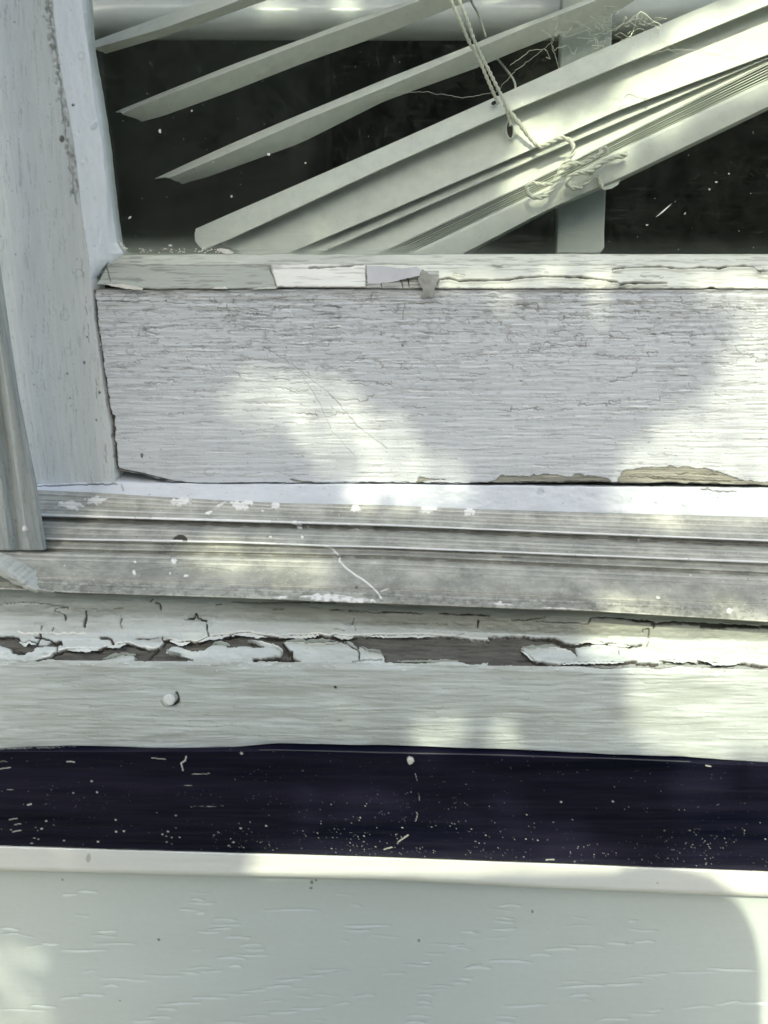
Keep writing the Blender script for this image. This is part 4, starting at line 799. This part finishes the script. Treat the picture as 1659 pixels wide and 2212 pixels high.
def mid(p, q, t, dx=0.0):
    xs = np.linspace(0, 1, 12); a = p[0][0]*(1-t)+q[0][0]*t+dx; out = []
    X = np.linspace(a, 2100, 14)
    return [(float(x), float(interp(p, x)*(1-t)+interp(q, x)*t)) for x in X]
# three separate slats
s1 = (ext([(196, 91), (350, 35), (445, 0)]), ext([(204, 104), (350, 62), (480, 15), (520, 0)]), ext([(226, 114), (350, 78), (500, 25), (570, 0)]))
s2 = (ext([(250, 241), (350, 200), (500, 140), (650, 85), (750, 47), (829, 20), (890, 0)]), ext([(263, 245), (350, 209), (500, 152), (650, 95), (829, 30), (905, 2)]), ext([(305, 261), (350, 249), (500, 195), (650, 136), (829, 72), (975, 15), (1015, 0)]))
s3 = (ext([(334, 386), (400, 355), (500, 310), (600, 267), (750, 205), (829, 172), (1019, 97), (1070, 75), (1210, 22), (1264, 0)]), ext([(366, 384), (400, 370), (500, 328), (650, 262), (829, 190), (1025, 107), (1130, 62), (1290, 0)]), ext([(392, 396), (450, 380), (650, 307), (829, 217), (1029, 145), (1110, 110), (1330, 25), (1370, 0)]))
for k, (a, b_, c_) in enumerate((s1, s2, s3)):
    slat([(a, 0.0440), (mid(a, b_, .5, 4), 0.0400), (b_, 0.0355), (mid(b_, c_, .35), 0.0372), (mid(b_, c_, .7, 2), 0.0392), (c_, 0.0415)])
s4a = ext([(423, 494), (500, 460), (650, 395), (829, 317), (1110, 192), (1280, 115), (1530, 10)]); s4b = ext([(440, 539), (500, 515), (650, 445), (829, 362), (1079, 250), (1330, 145), (1659, 10)])
slat([(s4a, 0.0400), (mid(s4a, s4b, .2, -6), 0.0385), (mid(s4a, s4b, .5, -10), 0.0360), (mid(s4a, s4b, .8, -6), 0.0345), (s4b, 0.0338)], label='broad lit slat lying on top of the stacked ones')
s5a = [(x, y-10) for x, y in s4b]; s5a[0] = (470, s5a[0][1]-8)
s5b = ext([(560, 572), (660, 531), (829, 460), (1130, 330), (1330, 240), (1659, 117)])
slat([(s5a, 0.0440), (mid(s5a, s5b, .25), 0.0395), (mid(s5a, s5b, .6), 0.0375), (mid(s5a, s5b, .9), 0.0358), (s5b, 0.0350)], label='widest facing slat with an oblong cord slot')
s6a = [(x, y-6) for x, y in s5b]; s6b = ext([(590, 590), (829, 486), (1204, 320), (1659, 125)])
slat([(s6a, 0.0420), (mid(s6a, s6b, .5), 0.0385), (s6b, 0.0365)])
s7a = [(x, y-5) for x, y in s6b]; s7b = ext([(720, 590), (845, 534), (1140, 395), (1330, 300), (1659, 135)])
slat([(s7a, 0.0430), (mid(s7a, s7b, .5), 0.0395), (s7b, 0.0372)])
e7 = ext([(780, 590), (905, 538), (1180, 405), (1330, 327), (1659, 172)])
for k in range(6):              # the tight stack, seen edge on
    a = mid(s7b, e7, k/6.0); b_ = mid(s7b, e7, (k+0.62)/6.0)
    slat([([(x, y-1) for x, y in a], 0.0440), (mid(a, b_, .5), 0.0372+0.0003*(k % 2)), (b_, 0.0366+0.0003*(k % 3)), ([(x, y+1) for x, y in b_], 0.0440)], th=0.0002)
rb = ext([(905, 597), (1010, 548), (1204, 445), (1330, 394), (1659, 235)])
rail_b = slat([([(x, y-1) for x, y in e7], 0.0450), (e7, 0.0372), (mid(e7, rb, .12), 0.0350), (mid(e7, rb, .5), 0.0343), (mid(e7, rb, .92), 0.0345), (rb, 0.0362), ([(x, y+1) for x, y in rb], 0.046)], name='blind_bottom_rail', th=0.001, label='smooth cream bottom rail of the blind')
slab('end_plug', [(1296, 404), (1310, 388), (1332, 383), (1340, 388), (1336, 398), (1322, 407), (1304, 410)], 0.036, 0.008, M_POST, rail_b)
# cord slot: a dark oblong opening with a pale rim
def rc1(p): return [(960+x*.3307, y*.3307) for x, y in p]
def oval(cx, cy, a, b_, ang, n=20): return [(cx+a*math.cos(t)*math.cos(ang)-b_*math.sin(t)*math.sin(ang), cy+a*math.cos(t)*math.sin(ang)+b_*math.sin(t)*math.cos(ang)) for t in np.linspace(0, 2*math.pi, n, endpoint=False)]
M_HOLE = plain('slot shadow', (0.05, 0.04, 0.03), 0.9, bump=0)
big = [o for o in blind.children if o.get('label', '').startswith('widest')][0]
slab('cord_slot', oval(1102, 281, 6, 17, -0.12), 0.0358, 0.0012, M_HOLE, big)
ro = oval(1101, 281, 8, 19, -0.12, 24); tubes('slot_rim', [smooth_path(U([p[0] for p in ro+ro[:1]], [p[1] for p in ro+ro[:1]], 0.0356))], 0.00035, M_SLAT, big)
big4 = [o for o in blind.children if o.get('label', '').startswith('broad')][0]
slab('cord_slot', oval(1067, 222, 6, 4, -0.4), 0.0352, 0.001, M_HOLE, big4)
# cords
def cord(name, pts, Ys, r=0.00066, label=None, mat=M_CORD):
    pts = np.array(rc1(pts)); Ys = np.interp(np.linspace(0, 1, len(pts)), np.linspace(0, 1, len(Ys)), Ys)
    P = smooth_path(U(pts[:, 0], pts[:, 1], Ys), 0.0003)
    T = np.gradient(P, axis=0); T /= np.linalg.norm(T, axis=1, keepdims=True)+1e-12; u = np.cross(T, [0, 1, 0.1]); u /= np.linalg.norm(u, axis=1, keepdims=True)+1e-12; v_ = np.cross(T, u)
    L = np.concatenate([[0], np.cumsum(np.linalg.norm(np.diff(P, axis=0), axis=1))])*2*math.pi/(r*6.5); st = []
    for ph in (0, math.pi): st.append(P+0.52*r*(np.cos(L+ph)[:, None]*u+np.sin(L+ph)[:, None]*v_))
    o = tubes(name, st, r*0.62, mat, blind, 6)
    if label: o['label'] = label
    return o
cord('lift_cord', [(20, -60), (50, 20), (100, 130), (165, 280), (205, 350), (240, 420), (300, 560), (352, 680)], [0.031, 0.031, 0.0325, 0.031, 0.034])
cord('lift_cord', [(70, -60), (95, 0), (140, 110), (180, 220), (210, 300), (280, 440), (340, 560), (385, 650), (412, 730), (432, 820)], [0.030, 0.030, 0.031, 0.031, 0.0335])
cord('ladder_cord', [(160, -40), (185, 30), (215, 80), (245, 160), (272, 245)], [0.047, 0.0475, 0.048], 0.00045)
cord('ladder_cord', [(320, 350), (360, 400), (405, 455), (448, 512), (462, 550), (466, 590)], [0.050, 0.049, 0.041], 0.00045)
cord('tied_cord', [(395, 680), (450, 760), (500, 820), (560, 900), (620, 955), (690, 932), (760, 900), (815, 915), (842, 960), (835, 1010), (800, 1050), (765, 1090), (740, 1140), (700, 1195), (630, 1205), (575, 1195), (545, 1215), (540, 1245), (570, 1285), (630, 1290), (680, 1265), (715, 1215), (750, 1150), (785, 1100), (830, 1070), (900, 1065), (960, 1030), (1010, 1010), (1030, 965), (1060, 975), (1070, 1005)],
     [0.032, 0.0325, 0.0325, 0.031, 0.031, 0.031, 0.029, 0.030, 0.031, 0.030, 0.029, 0.031], 0.00088, 'knotted pull cord looped over the bottom rail')
cord('tied_cord', [(1190, 1000), (1130, 1020), (1060, 1045), (1010, 1075), (975, 1110), (945, 1170), (900, 1215), (850, 1228), (810, 1210), (800, 1180), (825, 1150), (870, 1130), (930, 1125), (985, 1100), (1030, 1065), (1100, 1030), (1185, 1015)], [0.031, 0.030, 0.031, 0.030, 0.029, 0.031], 0.0010, 'thick end loop of the knotted cord')
cord('tied_cord', [(1000, 1150), (1012, 1180), (1020, 1205), (1035, 1228)], [0.0325, 0.033], 0.0010, 'frayed stub at the rail edge')

# interior tube and post
def hx(px, py, Y): return U(px, py, Y)
tP = [U(x, y, 0.078) for x, y in ((-400, 38), (200, 42), (700, 43), (1211, 43), (1320, 40), (1800, 22))]
tube_o = tubes('round_rail', [np.array(tP)], 0.0080, M_TUBE, None, 32); tag(tube_o, 'white enamelled round bar lying level behind the blind near the top', 'rail')
pz = [(1210, -200), (1211, 60), (1207, 300), (1203, 650)]; 
pl = [(1222, -260), (1330, -260), (1323, 60), (1306, 500), (1306, 536), (1296, 549), (1202, 549), (1205, 430), (1212, 60)]
o = slab('upright_strip', pl, 0.054, 0.006, M_POST); bv = o.modifiers.new('b', 'BEVEL'); bv.width = 0.0008; bv.segments = 2
tag(o, 'flat pale grey upright strip with a clipped lower corner, behind the blind', 'strip')

# cobweb
rng = np.random.default_rng(51); paths = []
def silk(p, Y0, Y1, sag=0.0):
    P = np.array(rc1(p)); P = rough(P, 0.9, 5, len(paths)); Y = np.linspace(Y0, Y1, len(P)); paths.append(smooth_path(U(P[:, 0], P[:, 1], Y), 0.001))
for p, a, b_ in (([(1110, 190), (1150, 165), (1200, 140), (1260, 95), (1282, 78), (1320, 95), (1360, 130), (1400, 152), (1416, 182), (1395, 192), (1375, 165), (1340, 115), (1290, 90)], .014, .016), ([(1255, 110), (1245, 160), (1225, 225), (1200, 242), (1150, 212), (1110, 232)], .015, .016), ([(1220, 235), (1235, 205), (1260, 190), (1300, 195), (1345, 228)], .016, .015), ([(1290, 95), (1285, 130), (1320, 150), (1370, 170)], .015, .015),
        ([(1100, 300), (1150, 270), (1220, 238)], .015, .016), ([(1180, 115), (1170, 150), (1130, 185), (1115, 205)], .015, .015), ([(925, 190), (950, 220), (975, 245), (1020, 235)], .018, .017), ([(810, 290), (830, 340), (850, 358), (862, 310)], .02, .02), ([(745, 225), (680, 290), (600, 360), (480, 450), (420, 510), (340, 600)], .02, .03), ([(730, 205), (700, 290), (730, 380), (752, 445)], .02, .02), ([(745, 225), (800, 240), (930, 200), (1040, 170), (1110, 150)], .018, .016), ([(640, 320), (560, 330), (430, 430)], .02, .02),
        ([(1340, 360), (1450, 325), (1550, 320), (1660, 335), (2100, 420)], .013, .013), ([(1480, 295), (1520, 325), (1590, 330), (1700, 330)], .013, .013), ([(1340, 228), (1420, 260), (1480, 295)], .015, .013), ([(1222, 240), (1212, 300), (1205, 340)], .016, .018), ([(1050, 270), (1040, 310), (1000, 350)], .016, .02), ([(-660, 660), (-400, 610), (-100, 600), (120, 640), (340, 600)], .014, .02)):
    silk(p, a, b_)
for k in range(50):
    x, y = rng.uniform(650, 1450), rng.uniform(90, 350); p = [(x, y)]
    for i in range(3): x += rng.normal(0, 35); y += rng.normal(0, 25); p.append((x, y))
    silk(p, .014, .02)
web = tubes('cobweb', paths, 0.00006, M_WEB, None, 4)
V, Fc = [], []
tag(web, 'wispy tangled cobweb strung between the glass and the blind', 'cobweb')
paths = []
silk([(1258, 118), (1262, 95), (1282, 78), (1310, 90), (1350, 125)], .015, .015); silk([(1365, 140), (1400, 152), (1416, 182), (1395, 192), (1378, 165)], .015, .016); silk([(1225, 215), (1215, 238), (1200, 242)], .016, .016); silk([(1180, 108), (1190, 118), (1182, 124)], .015, .015)
tubes('silk_clump', paths, 0.0002, M_WEB, web, 5)

# ------------------------------------------------------------------ unseen blockers added to shade the wall
LIT = [  # sunlit areas on the wall, picture points: polygon, brightness
 ([(470, 800), (580, 730), (760, 770), (820, 870), (920, 950), (1020, 1030), (1030, 1110), (720, 1110), (680, 1030), (540, 980), (450, 890)], 0.3), ([(540, 800), (640, 760), (760, 830), (800, 920), (720, 990), (600, 970), (500, 890)], 0.5), ([(590, 820), (700, 800), (760, 880), (700, 950), (600, 940), (540, 880)], 0.72), ([(740, 1000), (900, 990), (970, 1050), (980, 1110), (740, 1110)], 0.85),
 ([(1900, 560), (1640, 610), (1570, 690), (1530, 770), (1470, 850), (1410, 900), (1310, 940), (1270, 1060), (1280, 1110), (1900, 1130)], 0.45), ([(1900, 620), (1650, 690), (1600, 790), (1540, 890), (1430, 960), (1370, 1020), (1370, 1110), (1900, 1130)], 0.85),
 ([(600, 560), (900, 560), (900, 630), (600, 630)], 0.0),
 ([(950, 540), (1900, 520), (1900, 640), (950, 640)], 1.0),
 ([(330, 1130), (680, 1130), (680, 1270), (360, 1270)], 0.8), ([(60, -300), (190, -300), (250, 620), (200, 640), (150, 300)], 0.3),
 ([(1270, 1262), (1900, 1275), (1900, 1700), (1370, 1660), (1335, 1560), (1310, 1470), (1240, 1390)], 1.0),
 ([(860, 1560), (930, 1535), (1080, 1540), (1150, 1590), (1170, 1640), (840, 1640)], 0.95), ([(480, 1560), (560, 1540), (590, 1620), (460, 1620)], 0.45),
 ([(560, 1740), (900, 1700), (1240, 1740), (1280, 1850), (540, 1850)], 0.7), ([(1400, 1690), (1900, 1690), (1900, 1880), (1420, 1880)], 0.7),
 ([(545, 1835), (1900, 1835), (1900, 2500), (545, 2500)], 1.0),
 ([(-200, 1990), (60, 2000), (110, 2110), (150, 2300), (-200, 2400)], 0.22), ([(-200, 2080), (10, 2090), (50, 2200), (70, 2400), (-200, 2400)], 0.4)]
def inpoly(x, y, p):
    p = np.asarray(p, float); c = False; j = len(p)-1
    for i in range(len(p)):
        if (p[i, 1] > y) != (p[j, 1] > y) and x < (p[j, 0]-p[i, 0])*(y-p[i, 1])/(p[j, 1]-p[i, 1])+p[i, 0]: c = not c
        j = i
    return c
BL = [([(1000, -370), (1250, -370), (1230, -170), (1000, -170)], 1.0), ([(430, -370), (760, -370), (760, -220), (430, -220)], 0.5), ([(1090, 460), (1090, 380), (1130, 240), (1300, 150), (1380, 60), (1500, -60), (1950, -60), (1950, 120), (1659, 228), (1330, 385), (1204, 438)], 1.0), ([(480, -10), (1240, -40), (1240, 90), (480, 60)], 0.6)]
def depth_at(py):
    return float(np.interp(py, [0, 1045, 1110, 1300, 1390, 1440, 1620, 1880, 2212], [0.0, 0.0, -0.005, -0.051, -0.05, -0.058, -0.060, -0.063, -0.062]))
def light(px, py):
    v = 0.0
    for p, a in LIT:
        if inpoly(px, py, p): v = max(v, a)
    return v
rng = np.random.default_rng(61)
e1 = np.cross(SUN, [0, 0, 1.0]); e1 /= np.linalg.norm(e1); e2 = np.cross(e1, SUN)
V, Fc = [], []; kept = 0
M_LEAF = plain('leaf green', (0.07, 0.12, 0.035), 0.55, var=0.4, nscale=(30, 30, 30)); M_BARK = plain('bark', (0.12, 0.10, 0.08), 0.9)
def leaf(c, L, w, a):
    n = SUN+rng.normal(0, 0.28, 3); n /= np.linalg.norm(n); u = np.cross(n, [math.cos(a), 0.2, math.sin(a)]); u /= np.linalg.norm(u); v = np.cross(n, u); k = len(V)
    for (s_, t) in ((-0.5, 0), (-0.25, 0.42), (0.1, 0.5), (0.35, 0.3), (0.5, 0), (0.35, -0.3), (0.1, -0.5), (-0.25, -0.42)):
        V.append(c+u*s_*L+v*t*w+n*(-0.12*abs(t)*w))
    Fc.append(tuple(range(k, k+8)))
DL = 1.15
tips = []
for i in range(14000):
    x = rng.uniform(-0.34, 0.34); y = rng.uniform(-0.36, 0.42)
    c = SUN*DL+e1*x+e2*y
    # where on the wall this leaf's shadow falls
    Yw = 0.0
    for it in range(4):
        t = (c[1]-Yw)/SUN[1]; h = c-SUN*t; qx, qy = proj(h); Yw = depth_at(qy)
    hb = c-SUN*((c[1]-0.036)/SUN[1]); bx, by = proj(hb)
    if qy > 545: lv = light(qx, qy)
    else:
        lv = 0.0
        for p, a in BL:
            if inpoly(bx, by, p): lv = max(lv, a)
    if qy < 640 and by < 560:
        for p, a in BL:
            if inpoly(bx, by, p): lv = max(lv, a)
    if lv > 0.99: continue
    if lv > 0:
        for rep in range(rng.poisson(-math.log(lv)/0.32*11000/14000*1.25)):
            leaf(c+SUN*rng.uniform(-0.06, 0.06)+e1*rng.normal(0, 0.007)+e2*rng.normal(0, 0.007), rng.uniform(0.004, 0.006), rng.uniform(0.003, 0.004), rng.uniform(0, 6.28))
        continue
    q_ = 1.0 if lv == 0 else 0.45
    leaf(c+SUN*rng.uniform(-0.06, 0.06), q_*rng.uniform(0.018, 0.030), q_*rng.uniform(0.012, 0.018), rng.uniform(0, 6.28)); tips.append(c)
nl = len(Fc); midx = [0]*nl
base = SUN*DL+e1*-0.6+e2*0.7
tw = []
for j in range(14):
    t_ = tips[rng.integers(len(tips))]; m_ = (base+t_)/2+rng.normal(0, 0.03, 3)+SUN*0.05; tw.append(smooth_path(np.array([base, m_, t_+SUN*0.03]), 0.03))
for p in tw:
    v, f = tube_data(p, np.linspace(0.003, 0.0008, len(p)), 6); k = len(V); V += v; Fc += [tuple(i+k for i in q) for q in f]; midx += [1]*len(f)
bo = mesh('shade_branch', V, Fc, [M_LEAF, M_BARK], None, False, None, midx)  # added out of view; leaf gaps follow the wanted sun patches
tag(bo, 'unseen leafy branch added overhead, its gaps shaped to dapple the sunlight', 'branch')
# unseen slab added behind the lens, outlined from the shadow it casts on the siding
SH = [(70, 1899), (540, 1892), (829, 1891), (1030, 1894), (1180, 1888), (1330, 1885), (1340, 1876), (1404, 1874), (1480, 1880), (1530, 1893), (1572, 1925), (1602, 1942), (1622, 1970), (1640, 2014), (1649, 2079), (1645, 2230), (1640, 2700), (230, 2700), (150, 2290), (115, 2110), (75, 2000)]
DT = 0.47; Pt = []
for x, y in SH:
    w_ = U(x, min(y, 2290), depth_at(y)-0.0) 
    if y > 2290: w_ = w_+np.array([0, 0, -0.22])
    t = (-0.395-w_[1])/SUN[1]; Pt.append(w_+SUN*t)
Pt = np.array(Pt); B_ = Pt+np.array([0, -0.008, 0]); n = len(Pt)
tb_ = mesh('shadow_slab', np.concatenate([Pt, B_]), [tuple(range(n)), tuple(range(2*n-1, n-1, -1))]+[(k, k+n, (k+1) % n+n, (k+1) % n) for k in range(n)], plain('dark tablet shell', (0.03, 0.03, 0.035), 0.5), None, False)
tag(tb_, 'unseen dark slab added behind the lens to shade the siding', 'shadow_slab')
